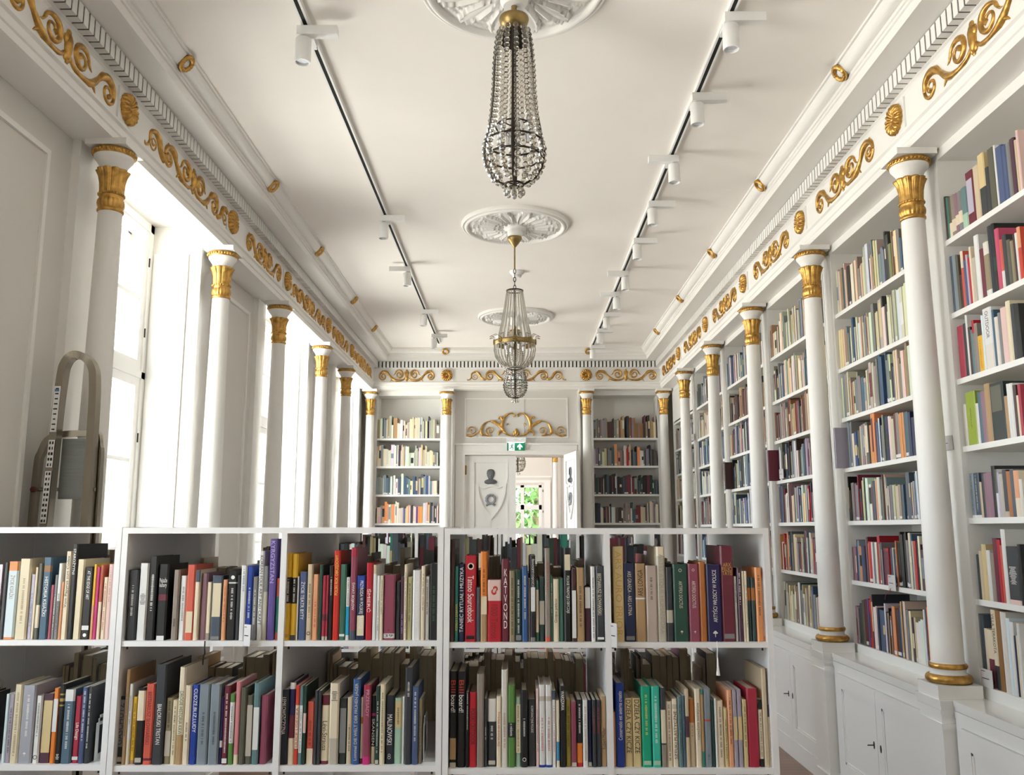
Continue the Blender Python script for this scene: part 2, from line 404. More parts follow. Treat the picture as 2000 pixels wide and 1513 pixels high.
def ring_wreath(side, s, label):
    if 'wreath' not in SRC:
        m = MB(); N = 48
        m.tube([(.031*math.cos(2*PI*i/N), 0, .031*math.sin(2*PI*i/N)) for i in range(N)], [.0095+.0022*abs(math.sin(2*PI*i*7/N)) for i in range(N)], 8, 0, True)
        o = SRC['wreath'] = m.build('cornice_wreath', M['gold'])
    else: o = copy_tree(SRC['wreath'])
    o.scale = (1.12, 1.12, 1.12); o.location = on_wall(side, s, .290, 3.707); e = Matrix.Rotation(WALLROT[side], 4, 'Z') @ Matrix.Rotation(math.radians(42), 4, 'X')
    o.rotation_euler = e.to_euler()
    tag(o, label, 'ornament', 'gilded wreath rings on the cornice')
WALLW = {'left': 'window wall', 'right': 'bookcase wall', 'far': 'end wall'}
rb = [(RY_SEEN[i]+RY_SEEN[i+1])/2 for i in range(5)]
for i, s in enumerate([2.535+.71]+rb): frieze_scroll('right', s, .43, False, 'gilded scroll ornament above bookcase wall, %s from the camera' % ORDW[i])
lsc = [(3.28, .42, False), (4.68, .64, True), (6.10, .43, False), (7.50, .64, True), (8.86, .40, False), (10.2, .62, True)]
for i, (s, h, lg) in enumerate(lsc): frieze_scroll('left', s, h, lg, 'gilded scroll ornament above window wall, %s from the camera' % ORDW[i])
frieze_scroll('far', -1.405, .355, False, 'gilded scroll on end wall above bookcase nearest the windows')
frieze_scroll('far', .004, .63, True, 'long gilded scroll above door, partly behind hanging chandeliers')
frieze_scroll('far', 1.405, .39, False, 'gilded scroll on end wall above bookcase farthest from windows')
for i, s in enumerate(RY_SEEN[:5]): rosette('right', s, 'round gilded rosette over %s column of the bookcase wall' % ORDW[i])
for i, s in enumerate(LY[:5]): rosette('left', s, 'round gilded rosette over %s column of the window wall' % ORDW[i])
rosette('far', -.889, 'round gilded rosette on end wall, window side of the door'); rosette('far', .897, 'round gilded rosette on end wall, bookcase side of the door')
for i, s in enumerate(RY_SEEN[:5]): ring_wreath('right', s+.03, 'small gilded wreath ring on cornice over %s column of bookcase wall' % ORDW[i])
for i, s in enumerate(LY[:5]): ring_wreath('left', s+.05, 'small gilded wreath ring on cornice over %s column of window wall' % ORDW[i])
ring_wreath('far', -.893, 'small gilded wreath ring on end wall cornice, window side'); ring_wreath('far', .906, 'small gilded wreath ring on end wall cornice, bookcase side')

# ------------------------------------------------------------------ columns
def make_column():
    c = empty('column')
    MB().box(-.095, .095, -.095, .095, .785, .84).build('plinth', M['trim'], c)
    torus = lambda R, r, z: MB().lathe([(R-r, z-r*.0)]+[(R-r+r*math.sin(a*PI/8), z+r-r*math.cos(a*PI/8)) for a in range(9)]+[(R-r, z+2*r)], 40)
    torus(.096, .019, .84).build('base_ring', M['gold'], c)
    MB().lathe([(.078, .876), (.069, .887), (.073, .900)], 40).build('base_scotia', M['trim'], c)
    torus(.079, .013, .899).build('base_ring', M['gold'], c)
    MB().lathe([(.071, .923), (.0675, .93)]+[(.067-.015*(t/10)**1.4, .93+2.01*t/10) for t in range(11)], 48).build('shaft', M['trim'], c)
    def leaf(r, z, t):
        q = abs(math.sin(5*t)); k = max(0, min(1, (z-3.045)/.085))
        return r*(1+.10*q**.6+.05*abs(math.sin(20*t))-.07)+(.008*q*k**3)
    m = MB().lathe([(.057, 2.936), (.063, 2.940), (.064, 2.946), (.062, 2.951), (.056, 2.954), (.055, 2.960), (.060, 2.968), (.0615, 2.98), (.059, 2.995), (.055, 3.004), (.058, 3.008), (.056, 3.02)], 108, mod=lambda r, z, t: r*(1+.07*abs(math.sin(9*t)) if 2.958 < z < 3.0 else 1))
    m.lathe([(.054, 3.019), (.055, 3.045), (.057, 3.08), (.061, 3.11), (.066, 3.128), (.070, 3.136), (.067, 3.140), (.054, 3.134)], 120, mod=leaf)
    cap = m.build('capital', M['gold'], c)
    b = MB().ring(.056, .006, 3.022, n=40)
    for i in range(24): b.ball((.060*math.cos(2*PI*i/24), .060*math.sin(2*PI*i/24), 3.022), .0065, 6, 4, 0, 1, False)
    b.build('capital_beading', M['gold'], cap)
    MB().lathe([(.056, 3.125), (.060, 3.14), (.070, 3.165), (.086, 3.186), (.094, 3.195), (.095, 3.206)], 48).build('capital_bell', M['plaster'], c)
    b = MB().lathe([(.09, 3.203), (.098, 3.206), (.101, 3.216), (.101, 3.228), (.096, 3.235)], 48)
    for i in range(34): b.ball((.1005*math.cos(2*PI*i/34), .1005*math.sin(2*PI*i/34), 3.219), .0085, 6, 5, 0, 1, False)
    b.build('bead_ring', M['gold'], c)
    for q in [o for o in c.children if o.name.split('.')[0] in ('capital', 'capital_bell', 'bead_ring')]+list(cap.children):
        for v in q.data.vertices: v.co.x *= .915; v.co.y *= .915
    MB().box(-.094, .094, -.094, .094, 3.235, 3.265).build('abacus', M['trim'], c)
    return c
def pedestal(c, side):
    m = MB()
    m.box(-.091, .10, -.10, .10, 0, .744); m.box(-.101, .10, -.112, .112, 0, .11); m.box(-.097, .10, -.107, .107, .665, .69); m.box(-.099, .10, -.109, .109, .728, .744)
    m.build('pedestal', M['gloss'], c)
PROTO = make_column(); PEDS = 0
def column(x, y, rz, label, ped):
    global PEDS
    o = PROTO if PEDS == 0 else copy_tree(PROTO)
    PEDS += 1
    o.location = (x, y, 0); o.rotation_euler = (0, 0, rz)
    tag(o, label, 'column', 'white columns with gilded capitals', 'thing')
    return o
clist = []
for i, y in enumerate(RY_SEEN): clist.append((XR, y if i < 5 else YF, 0, ('white column with gilded capital and base before bookcases, %s from the camera' % ORDW[i]) if i < 5 else 'white column with gilded capital in the bookcase-side far corner'))
for i, y in enumerate(LY): clist.append((XL, y if i < 5 else YF, PI, ('white column with gilded capital along window wall, %s from the camera' % ORDW[i]) if i < 5 else 'white column with gilded capital in the window-side far corner'))
clist += [(-.889, YF, PI/2, 'white column with gilded capital on end wall, window side of door'), (.897, YF, PI/2, 'white column with gilded capital on end wall, bookcase side of door')]
cobs = [column(x, y, r, l, 1) for x, y, r, l in clist]
for o in cobs: pedestal(o, 0)

# ------------------------------------------------------------------ ceiling medallions
def medallion(y, label):
    if 'med' not in SRC:
        m = MB(); n = 192; prof = [(.402, 0), (.402, .014), (.396, .026), (.386, .028), (.382, .020), (.376, .034), (.366, .040), (.356, .036), (.350, .026), (.345, .010)]
        prof += [(.338-.008*i, .010) for i in range(32)]+[(.08, .012)]
        vs = []
        for r, h in prof:
            for j in range(n):
                t = 2*PI*j/n; hh = h
                if r < .34 and r > .09:
                    ph = (t*12/(2*PI)) % 1-.5; wd = .34*math.sin(PI*min(1, max(0, (r-.07)/.27)))**.6
                    e = abs(ph)/max(wd, .01)
                    hh = h+(.030 if .70 < e < 1.02 else (.006+.014*(1-e) if e <= .70 else (.016*abs(math.sin(r*95+3))*abs(math.sin(ph*26)) if r > .19 else .004)))
                vs.append((r*math.cos(t), r*math.sin(t), -hh))
        k = len(prof); m.add(vs, [(i*n+j, (i+1)*n+j, (i+1)*n+(j+1) % n, i*n+(j+1) % n) for i in range(k-1) for j in range(n)], None, 0, True)
        m.add(vs[-n:], [tuple(range(n))])
        o = SRC['med'] = m.build('ceiling_medallion', M['plaster'])
        b = MB().lathe([(.085, -.012), (.088, -.03), (.075, -.04), (.055, -.045), (.058, -.06), (.058, -.085), (.045, -.105)], 48, mod=lambda r, z, t: r*(1+.10*abs(math.sin(4*t))) if z > -.045 else r)
        b.build('medallion_boss', M['plaster'], o)
    else: o = copy_tree(SRC['med'])
    o.location = (-.006, y, CEIL); tag(o, label, 'ceiling medallion', 'plaster medallions on the ceiling')
medallion(3.33, 'white plaster leaf medallion on ceiling above the large near chandelier')
medallion(6.25, 'white plaster leaf medallion on ceiling above the gilt-banded chandelier')
medallion(9.1, 'white plaster leaf medallion on ceiling above the most distant chandelier')

# ------------------------------------------------------------------ chandeliers
def beads(path, r, step=None):
    m = MB(); acc = 0; step = step or 1.85*r; P = [Vector(p) for p in path]; m.ball(P[0], r, 6, 4, 0, 1.0)
    for a, b in zip(P, P[1:]):
        l = (b-a).length; d = step-acc
        while d <= l: m.ball(a.lerp(b, d/l), r, 6, 4, 0, 1.0); d += step
        acc = (acc+l) % step
    return m
def basket_chandelier():                                # tall strands over a small basket of crystal
    c = empty('chandelier')
    MB().lathe([(.012, 3.66), (.012, 3.60)], 16).build('stem', M['brass'], c)
    MB().lathe([(.026, 3.545), (.048, 3.553), (.058, 3.575), (.062, 3.59), (.060, 3.598), (.03, 3.600)], 40).build('ceiling_cup', M['brass'], c)
    g = MB().lathe([(.060, 3.49), (.056, 3.515), (.044, 3.54), (.03, 3.55)], 24)
    for i in range(3): g.ring(.115-.006*(i == 1)-.078*(i == 2), .0045, (3.045, 2.985, 2.868)[i], n=36)
    g.ring(.075, .0035, 3.115, n=28); g.tube([(0, 0, 3.55), (0, 0, 2.85)], .0045, 8)
    for i in range(4):
        t = PI/4+i*PI/2; g.tube([(0, 0, 3.115), (.075*math.cos(t), .075*math.sin(t), 3.115)], .003, 6)
        g.tube([(0, 0, 2.868), (.035*math.cos(t), .035*math.sin(t), 2.868)], .003, 6)
        u = i*PI/2+PI*1.48; g.tube([(r*math.cos(u), r*math.sin(u), z) for r, z in ((.064, 3.52), (.080, 3.38), (.085, 3.26), (.094, 3.17), (.116, 3.05), (.122, 3.0), (.112, 2.94), (.085, 2.895), (.037, 2.868))], .0048, 6)
    g.build('bronze_frame', M['iron'], c)
    for i in range(12):
        t = 2*PI*i/12+.12; ct, st = math.cos(t), math.sin(t)
        up = [(.062, 3.53), (.070, 3.49), (.078, 3.40), (.083, 3.27), (.090, 3.18), (.100, 3.10), (.116, 3.045)]
        beads([(r*ct, r*st, z) for r, z in up], .0125).build('crystal_strand', M['crystal'], c)
        lo = [(.120, 3.03), (.121, 2.99), (.110, 2.94), (.088, 2.90), (.055, 2.875)]
        beads([(r*ct, r*st, z) for r, z in lo], .0142).build('crystal_strand', M['crystal'], c)
    d = MB()
    for i in range(8):
        t = 2*PI*i/8; d.ball((.034*math.cos(t), .034*math.sin(t), 2.835), .011, 6, 4, 0, 1.5)
    d.ball((0, 0, 2.83), .012, 6, 4, 0, 1.8); d.build('crystal_drop', M['crystal'], c)
    for i in range(4):
        t = i*PI/2+.4; MB().lathe([(.009, 3.06), (.010, 3.09), (.016, 3.11), (.008, 3.135)], 10, .06*math.cos(t), .06*math.sin(t)).build('candle_bulb', M['reflector'], c)
    return c
ch = basket_chandelier(); ch.location = (-.006, 3.33, 0)
tag(ch, 'large near crystal chandelier of bead strands over a small basket', 'chandelier', 'crystal chandeliers')
c3 = copy_tree(ch); c3.location = (-.010, 9.1, 0); tag(c3, 'small distant crystal chandelier seen below the gilt-banded chandelier', 'chandelier')
c4 = copy_tree(ch); c4.location = (.02, 14.0, -.46); tag(c4, 'crystal chandelier in the next room, seen through the open door', 'chandelier')
def banded_chandelier():
    c = empty('chandelier')
    MB().lathe([(.008, 3.575), (.020, 3.59), (.045, 3.625), (.056, 3.64), (.054, 3.652), (.03, 3.66)], 32).build('ceiling_cup', M['brass'], c)
    MB().lathe([(.006, 3.405), (.006, 3.58)], 10).build('stem', M['brass'], c)
    k = MB()
    for i in range(5):
        z = 3.39-.031*i; a = i % 2; N = 16
        k.tube([((.009*math.cos(2*PI*j/N))*(1-a), (.009*math.cos(2*PI*j/N))*a, z+.019*math.sin(2*PI*j/N)) for j in range(N)], .0026, 6, 0, True)
    k.build('chain', M['iron'], c)
    g = MB().ring(.060, .005, 3.240, n=36)
    for i in range(4):
        t = i*PI/2+.3; g.tube([(0, 0, 3.25), (.06*math.cos(t), .06*math.sin(t), 3.24)], .003, 6)
    g.tube([(0, 0, 3.25), (0, 0, 2.66)], .0035, 6); g.ring(.05, .004, 2.655, n=28); g.build('bronze_frame', M['iron'], c)
    band = MB().lathe([(.143, 2.825), (.150, 2.828), (.148, 2.838), (.152, 2.850), (.150, 2.862), (.143, 2.864)], 48, caps=False).build('gilt_band', M['brass'], c)
    r = MB()
    for i in range(8):
        t = 2*PI*i/8-PI/2; x, y = .152*math.cos(t), .152*math.sin(t)
        for q in range(8):
            u = 2*PI*q/8; r.ball((x-math.sin(t)*.014*math.cos(u), y+math.cos(t)*.014*math.cos(u), 2.852+.016*math.sin(u)), .0075, 6, 4, 0, 1, False)
        r.ball((x, y, 2.852), .009, 6, 4, 0, 1, False)
    r.build('band_rosette', M['brass'], band)
    fr = MB()
    for i in range(16):
        t = 2*PI*i/16+.2; ct, st = math.cos(t), math.sin(t)
        p = [(.148, 2.865), (.158, 2.885), (.174, 2.893), (.188, 2.886)]; w = [.010, .018, .018, .008]; vs = []
        for (rr, z), ww in zip(p, w): vs += [(rr*ct-st*ww, rr*st+ct*ww, z), (rr*ct+st*ww, rr*st-ct*ww, z)]
        vs2 = [(a, b, z-.003) for a, b, z in vs]
        fr.add(vs+vs2, [(0, 1, 3, 2), (2, 3, 5, 4), (4, 5, 7, 6), (9, 8, 10, 11), (11, 10, 12, 13), (13, 12, 14, 15), (0, 2, 10, 8), (2, 4, 12, 10), (4, 6, 14, 12), (3, 1, 9, 11), (5, 3, 11, 13), (7, 5, 13, 15), (1, 0, 8, 9), (6, 7, 15, 14)])
    fr.build('glass_leaf', M['crystal'], band)
    for i in range(22):
        t = 2*PI*i/22; ct, st = math.cos(t), math.sin(t)
        beads([(q*ct, q*st, z) for q, z in ((.058, 3.235), (.075, 3.12), (.100, 2.98), (.128, 2.87))], .0058, .0105).build('crystal_strand', M['crystal'], c)
    for i in range(30):
        t = 2*PI*i/30; ct, st = math.cos(t), math.sin(t)
        beads([(q*ct, q*st, z) for q, z in ((.149, 2.822), (.150, 2.79), (.140, 2.74), (.115, 2.695), (.080, 2.668), (.052, 2.656))], .0062, .0112).build('crystal_strand', M['crystal'], c)
    for i in range(4):
        t = i*PI/2+.4; MB().lathe([(.009, 2.79), (.012, 2.81), (.018, 2.84), (.008, 2.875)], 10, .07*math.cos(t), .07*math.sin(t)).build('candle_bulb', M['reflector'], c)
    return c
cb = banded_chandelier(); cb.location = (-.010, 6.25, 0)
tag(cb, 'middle crystal chandelier with gilt band, beaded bowl and chain', 'chandelier', 'crystal chandeliers')

# ------------------------------------------------------------------ track lights, smoke detector
def track(x, y1, label):
    t = empty('lighting_track', (x, 0, CEIL-.026))
    MB().box(-.019, .019, .6, y1, .004, .026).box(-.019, -.009, .6, y1, 0, .004).box(.009, .019, .6, y1, 0, .004).build('track_rail', M['lamp_white'], t)
    MB().box(-.009, .009, .62, y1-.02, .0015, .0039).build('track_slot', M['black'], t)
    tag(t, label, 'lighting track', 'lighting tracks')
track(-.94, 10.4, 'white lighting track with black slot, on the window side of ceiling')
track(.945, 10.85, 'white lighting track with black slot, on the bookcase side of ceiling')
def spot(x, y, d, label):
    if 'spot' not in SRC:
        o = empty('spotlight')
        MB().box(-.014, .014, .03, .16, -.010, -.0005).box(-.008, .008, .16, .19, -.006, -.0005).build('track_adapter', M['lamp_white'], o)
        MB().box(-.035, .145, -.022, .022, -.052, -.010).build('driver_box', M['lamp_white'], o)
        MB().lathe([(.012, -.052), (.012, -.066)], 12, -.008, 0).build('swivel', M['tag'], o)
        h = MB().lathe([(.034, -.178), (.0355, -.172), (.0355, -.07), (.033, -.066)], 28, -.008, 0, caps=False)
        h.lathe([(.033, -.066), (.0, -.0655)], 28, -.008, 0, caps=False).lathe([(.034, -.178), (.030, -.178), (.030, -.170)], 28, -.008, 0, caps=False)
        hd = h.build('lamp_head', M['lamp_white'], o)
        MB().lathe([(.030, -.171), (.012, -.155)], 28, -.008, 0, caps=True).build('reflector', M['reflector'], hd)
        SRC['spot'] = o
    else: o = copy_tree(SRC['spot'])
    o.location = (x, y, CEIL-.026); o.rotation_euler = (0, 0, 0)
    if d < 0: o.scale = (-1, 1, 1)
    tag(o, label, 'spotlight', 'white track spotlights')
for i, (y, d) in enumerate([(3.59, 1), (5.97, 1), (7.2, -1), (8.68, 1), (9.81, 1)]): spot(-.94, y, d, 'white cylindrical spotlight on window-side ceiling track, %s from the camera' % ORDW[i])
for i, (y, d) in enumerate([(3.5, 1), (4.21, 1), (4.97, -1), (5.71, 1), (6.48, 1), (7.35, -1), (8.03, -1), (8.83, 1), (9.56, 1), (10.45, 1)]): spot(.945, y, d, 'white cylindrical spotlight on bookcase-side ceiling track, %s from the camera' % ORDW[i])
sd = empty('smoke_detector', (.007, 7.46, CEIL))
MB().lathe([(.026, -.058), (.036, -.052), (.05, -.022), (.062, -.018), (.064, 0)], 32).build('detector_body', M['lamp_white'], sd)
MB().ring(.0405, .0025, -.043, n=32).build('vent_ring', M['tag'], sd)
tag(sd, 'small white smoke detector on ceiling behind the chain of the chandelier', 'smoke detector')
# measured books: left edge mm, width mm, height mm, colour, spine bands (*paper label), lettering, remark
FRONT = {
'C1': (1.172, [
(-1572.0,12.0,229,'charcoal','','',''),
(-1559.4,31.4,232,'ice','.88-1:apricot,0-.03:apricot',('ŻYCIE KSIĄŻKI','n','d',0.52,0.82),'apricot ends'),
(-1524.0,34.0,240,'ivory','',('~','n','d',0.2,0.75),'scroll ornament'),
(-1489.0,14.0,193,'lavender','',('~','b','d',0.2,0.7),''),
(-1474.4,7.4,214,'cream','','',''),
(-1466.0,13.0,226,'olivegrey','.15-.45:cream','',''),
(-1452.4,26.4,244,'denim','.82-.9:bronze',('HISTORIA KSIĄŻKI','w','d',0.28,0.76),'white title'),
(-1425.4,10.4,161,'rose','','',''),
(-1414.0,9.0,191,'greyish','',('~','w','d',0.15,0.7),''),
(-1404.4,11.4,226,'white','0-.5:greyish',('~','k','d',0.1,0.6),''),
(-1392.0,7.0,171,'peach','','',''),
(-1384.0,18.0,262,'cream','',('Vom Papyrus zum Codex','k','u',0.36,0.95),'long black title'),
(-1365.0,16.0,284,'black','',('STAROŻYTNI','w','d',0.68,0.95),'gold mask on its cover'),
(-1348.0,23.0,238,'ivory','','','rounded plain spine'),
(-1323.0,27.0,214,'black','*.13-.19:white',('AT THE EDGE OF ART','w','d',0.55,0.95),'white sticker'),
(-1295.4,8.4,223,'yellow','0-.45:peach','',''),
(-1286.0,9.0,215,'magenta','','',''),
(-1276.0,10.0,221,'terracotta','0-.5:cream','',''),
(-1265.0,14.0,184,'cream','',('~','r','d',0.15,0.9),''),
(-1250.0,13.0,223,'blush','',('~','n','d',0.5,0.95),''),
]),
'C2': (1.169, [
(-1187.0,30.0,209,'charcoal','',('~','w','u',0.35,0.78),''),
(-1154.0,27.0,229,'white','',('~','k','h',0.46,0.6),''),
(-1125.0,24.0,250,'black','',('~','w','u',0.35,0.78),'tall plain spine'),
(-1095.0,29.0,226,'black','.52-.6:maroon,*0-.06:white',('Pejzaże kultury','w','h',0.68,0.82),'white title'),
(-1049.0,18.0,209,'taupe','',('~','k','d',0.2,0.3),''),
(-1028.0,19.0,191,'white','',('~','k','u',0.3,0.85),'black lettering strip'),
(-1008.0,25.0,224,'coral','*.1-.38:ivory','','cream sticker'),
(-982.0,14.0,208,'cream','.83-1:slate','',''),
(-966.0,19.0,198,'mauve','','',''),
(-945.0,13.0,172,'ivory','0-.12:taupe','',''),
(-931.0,32.0,192,'slate','*.36-.88:ivory,*.01-.06:greyish','','tall cream sticker'),
(-897.0,13.0,179,'peach','',('~','r','u',0.3,0.9),''),
(-882.0,28.0,207,'black','.81-.83:white',('~','w','u',0.3,0.75),'white moon emblem'),
(-853.0,9.0,192,'charcoal','','',''),
(-843.0,18.0,222,'white','',('~','b','d',0.65,0.95),''),
(-824.4,18.4,220,'royal','',('~','w','d',0.3,0.7),''),
(-805.0,14.0,188,'greyish','',('~','w','u',0.25,0.8),''),
(-789.0,15.0,265,'white','',('KOREAN FOLK ART AND CRAFT','k','d',0.17,0.95),'bold black title'),
(-773.4,13.4,220,'greyish','.0-.65:stone','',''),
(-758.0,20.0,302,'violet','',('KYRGYZSTAN','v','d',0.56,0.98),'tallest here'),
(-736.0,8.0,183,'teal','.7-1:coral,0-.12:coral','',''),
]),
'C3': (1.169, [
(-707.0,18.0,259,'yellow','.42-.72:black,*.03-.07:ochre',('~','w','u',0.44,0.7),'black band'),
(-688.0,18.0,257,'yellow','.42-.72:black,*.0-.06:charcoal',('~','w','u',0.44,0.7),'black band and sticker'),
(-669.4,4.4,189,'white','','',''),
(-662.0,22.0,203,'slateblue','',('ŻYCIE TEATR BYTY','w','d',0.3,0.85),'pale title'),
(-639.4,16.4,225,'sand','',('~','k','d',0.3,0.75),''),
(-622.4,18.4,195,'peach','',('~','r','u',0.2,0.6),''),
(-603.0,11.0,224,'forest','','',''),
(-591.0,9.0,191,'crimson','0-.06:stone,.3-.4:maroon','',''),
(-581.0,7.0,192,'crimson','0-.06:stone,.3-.4:maroon','',''),
(-573.0,13.0,221,'black','',('~','w','d',0.6,0.85),''),
(-559.0,19.0,266,'scarlet','',('POLSKI ROK OBRZĘDOWY','y','u',0.5,0.95),'yellow lettering'),
(-539.4,18.4,225,'green','*.05-.08:white',('~','g','d',0.15,0.85),'small white emblem'),
(-520.0,11.0,186,'white','.08-.53:cyan',('~','k','d',0.55,0.98),'cyan lower half'),
(-508.0,19.0,275,'rosewood','.9-1:crimson,0-.1:slate',('ŚWIAT BOJKÓW','w','d',0.32,0.62),'white title'),
(-488.0,27.0,191,'navy','.8-1:royal,*.07-.38:ivory',('PRZYRODA W POLSKIEJ TRADYCJI','w','d',0.18,0.92),'sticker and white title'),
(-459.0,20.0,229,'red','',('ŚMIERĆ','w','d',0.36,0.66),'white title'),
(-438.0,11.0,223,'white','.88-1:sand','',''),
(-426.0,9.0,191,'white','',('~','k','d',0.15,0.6),''),
(-416.4,9.4,191,'cream','',('~','k','d',0.4,0.95),''),
(-406.0,35.0,193,'rosewood','.03-.1:white',('39','k','h',0.045,0.09),'white shelfmark,widest here'),
(-370.0,15.0,172,'charcoal','','',''),
(-354.0,10.0,186,'plum','',('~','v','d',0.1,0.4),''),
(-343.0,8.0,224,'cream','',('~','k','d',0.1,0.9),''),
(-334.0,15.0,187,'lime','',('~','k','d',0.3,0.9),''),
(-317.0,25.0,207,'white','',('~','w','d',0.18,0.84),'grey cartouche'),
(-291.0,11.0,219,'cream','',('~','k','d',0.4,0.9),''),
(-279.0,12.0,188,'white','',('~','k','d',0.4,0.95),''),
(-265.0,24.0,226,'black','',('~','g','u',0.25,0.7),'dark green lettering'),
]),
'C4': (1.166, [
(-203.0,14.0,304,'brown','','','darkest brown spine'),
(-188.0,10.0,223,'teal','',('DZIEŁO I ZABAWA','y','u',0.15,0.5),'yellow lettering'),
(-177.4,18.4,230,'navy','',('TANIEC RYTUAŁ I MUZYKA','w','u',0.12,0.96),'bold white title'),
(-157.0,33.0,257,'red','*.03-.07:black',('Tattoo Sourcebook','w','d',0.22,0.76),'white gothic title'),
(-123.0,12.0,159,'slate','','',''),
(-110.0,20.0,268,'orange','*.3-.5:ivory,0-.3:tan',('~','k','d',0.52,0.8),'cream sticker'),
(-89.0,42.0,183,'red','.66-1:blush',('1000 Tattoos','m','d',0.05,0.6),'pale picture panel'),
(-46.0,23.0,245,'maroon','',('K A T V O N D','w','s',0.16,0.88),'stacked white capitals'),
(-22.4,17.4,210,'khaki','',('~','k','d',0.1,0.9),''),
(-4.4,19.4,214,'forest','*.02-.09:greyish',('~','w','d',0.12,0.85),''),
(16.0,18.0,222,'blue','',('~','w','d',0.3,0.9),''),
(35.0,6.0,188,'taupe','','',''),
(41.6,15.4,255,'black','*.35-.63:white,0-.05:greyish',('TRADYCJE TWÓRCZOŚCI LUDOWEJ','w','u',0.34,0.96),'white sticker'),
(58.0,9.0,180,'cream','.85-1:green,0-.15:green','',''),
(68.0,17.0,190,'slategreen','*.26-.63:stone','','tall grey sticker'),
(86.0,16.0,278,'taupe','0-.05:coral',('~','r','d',0.55,0.85),'coral foot'),
(102.6,7.4,192,'green','',('~','w','d',0.4,0.9),''),
(111.0,17.0,185,'cream','',('Ginące piękno','k','u',0.3,0.68),'black title'),
(128.6,14.4,185,'green','','',''),
(144.0,22.0,278,'black','*.76-.93:ivory',('POLSKIE TRADYCJE I OBYCZAJE','w','d',0.3,0.7),'cream sticker high up'),
(166.6,14.4,216,'brown','*.05-.7:white','','long white sticker'),
(182.0,23.0,219,'tan','',('~','k','u',0.2,0.75),''),
(207.0,18.0,163,'plum','*.6-.98:white','','white sticker on top'),
(226.0,13.0,222,'white','',('~','k','u',0.05,0.85),''),
(241.0,25.0,224,'charcoal','*.03-.06:white',('BESTIARIUSZ SŁOWIAŃSKI','i','d',0.35,0.9),'cream capitals'),
]),
'C5': (1.162, [
(295.0,31.0,283,'straw','',('ARS AURO PRIOR','o','d',0.06,0.95),'large gold lettering'),
(327.0,33.0,232,'navy','*.02-.07:greyish',('ARS GRAECA - ARS LATINA','i','d',0.33,0.9),'fine pale title'),
(361.0,31.0,231,'tan','.54-.56:white',('ARS LONGA','k','u',0.58,0.92),'white hairline band'),
(393.0,34.0,225,'greige','',('~','k','d',0.55,0.85),''),
(427.6,25.4,282,'cream','0-.9:stone',('ARTES ATQUE HUMANIORA','t','d',0.08,0.92),'embossed capitals'),
(454.0,21.0,220,'charcoal','.25-.42:stone','','church photograph'),
(476.0,45.0,229,'pine','',('ARTIFEX DOCTUS','i','d',0.43,0.78),'wide,pale title'),
(522.0,33.0,230,'rosewood','',('ARTIFEX DOCTUS','i','d',0.43,0.78),'pale title'),
(555.6,20.4,236,'caramel','','',''),
(577.0,45.0,228,'indigo','',('ARTYŚCI WŁOSCY W POLSCE','w','u',0.25,0.93),'bold white title'),
(622.6,39.4,284,'maroon','*.03-.08:greyish',('ARX FELICI TATIS','o','h',0.69,0.82),'gold capitals'),
(663.0,8.0,192,'white','',('~','k','d',0.6,0.9),''),
(672.0,13.0,218,'plum','',('~','w','d',0.5,0.95),''),
(685.6,7.4,208,'cream','','',''),
(694.0,7.0,208,'cream','',('~','k','d',0.2,0.8),''),
(702.0,11.0,188,'slategreen','.64-.84:caramel','',''),
(714.0,12.0,188,'slategreen','.64-.84:caramel','',''),
(726.6,20.4,219,'apricot','',('~','k','u',0.35,0.9),''),
(747.6,10.4,182,'white','0-.08:peach',('~','k','u',0.2,0.9),''),
]),
'D1': (0.816, [
(-1536.0,10.0,196,'ice','','',''),
(-1525.0,17.0,196,'mauvegrey','',('~','k','d',0.15,0.8),''),
(-1507.0,23.0,225,'ivory','',('~','n','d',0.1,0.9),'faded long title'),
(-1482.0,39.0,223,'silver','',('~','w','u',0.35,0.9),'widest silvery spine'),
(-1441.0,18.0,192,'white','',('~','k','d',0.4,0.9),'round emblem'),
(-1422.0,33.0,198,'plum','*.15-.9:straw','','long straw sticker'),
(-1388.0,15.0,214,'orange','*.42-.86:white','','white sticker'),
(-1372.0,16.0,226,'black','.72-.74:gold,.78-.82:gold,.86-.88:gold',('~','w','h',0.05,0.12),'gold bands'),
(-1355.0,30.0,211,'bluegrey','.84-1:white',('~','w','d',0.2,0.8),'white top band'),
(-1324.4,20.4,191,'crimson','*.05-.1:white',('Life Design','w','d',0.35,0.6),'white title'),
(-1303.0,16.0,217,'slateblue','',('~','w','d',0.3,0.95),''),
(-1286.0,14.0,219,'charcoal','',('~','w','d',0.2,0.9),''),
]),
'D2': (0.813, [
(-1202.0,28.0,192,'blackgreen','*.25-.95:greyish,*.03-.1:stone',('GASCHUTZ','k','u',0.28,0.9),'long grey sticker'),
(-1173.0,10.0,272,'tan','',('~','k','u',0.3,0.75),'tall worn spine'),
(-1162.0,10.0,230,'white','0-.3:cream',('~','k','d',0.5,0.85),''),
(-1151.4,14.4,192,'yellow','0-.06:tan',('~','k','d',0.2,0.9),''),
(-1136.0,24.0,219,'black','.57-.96:cream,*.03-.09:stone','','cream upper half'),
(-1111.0,26.0,230,'coral','.05-.08:maroon',('BESTIARIUSZ SŁOWIAŃSKI','m','d',0.25,0.9),'maroon capitals'),
(-1084.0,31.0,286,'charcoal','',('BIAŁORUSKI TRISTAN','w','d',0.2,0.6),'white title,tallest here'),
(-1052.0,21.0,188,'khaki','*.12-.5:stone',('~','k','u',0.55,0.95),''),
(-1030.0,15.0,182,'ivory','',('~','k','d',0.15,0.9),''),
(-1014.0,19.0,278,'cream','0-.3:tan',('DROGIE HISTORIA KRWI','g','d',0.3,0.75),'green lettering,tall'),
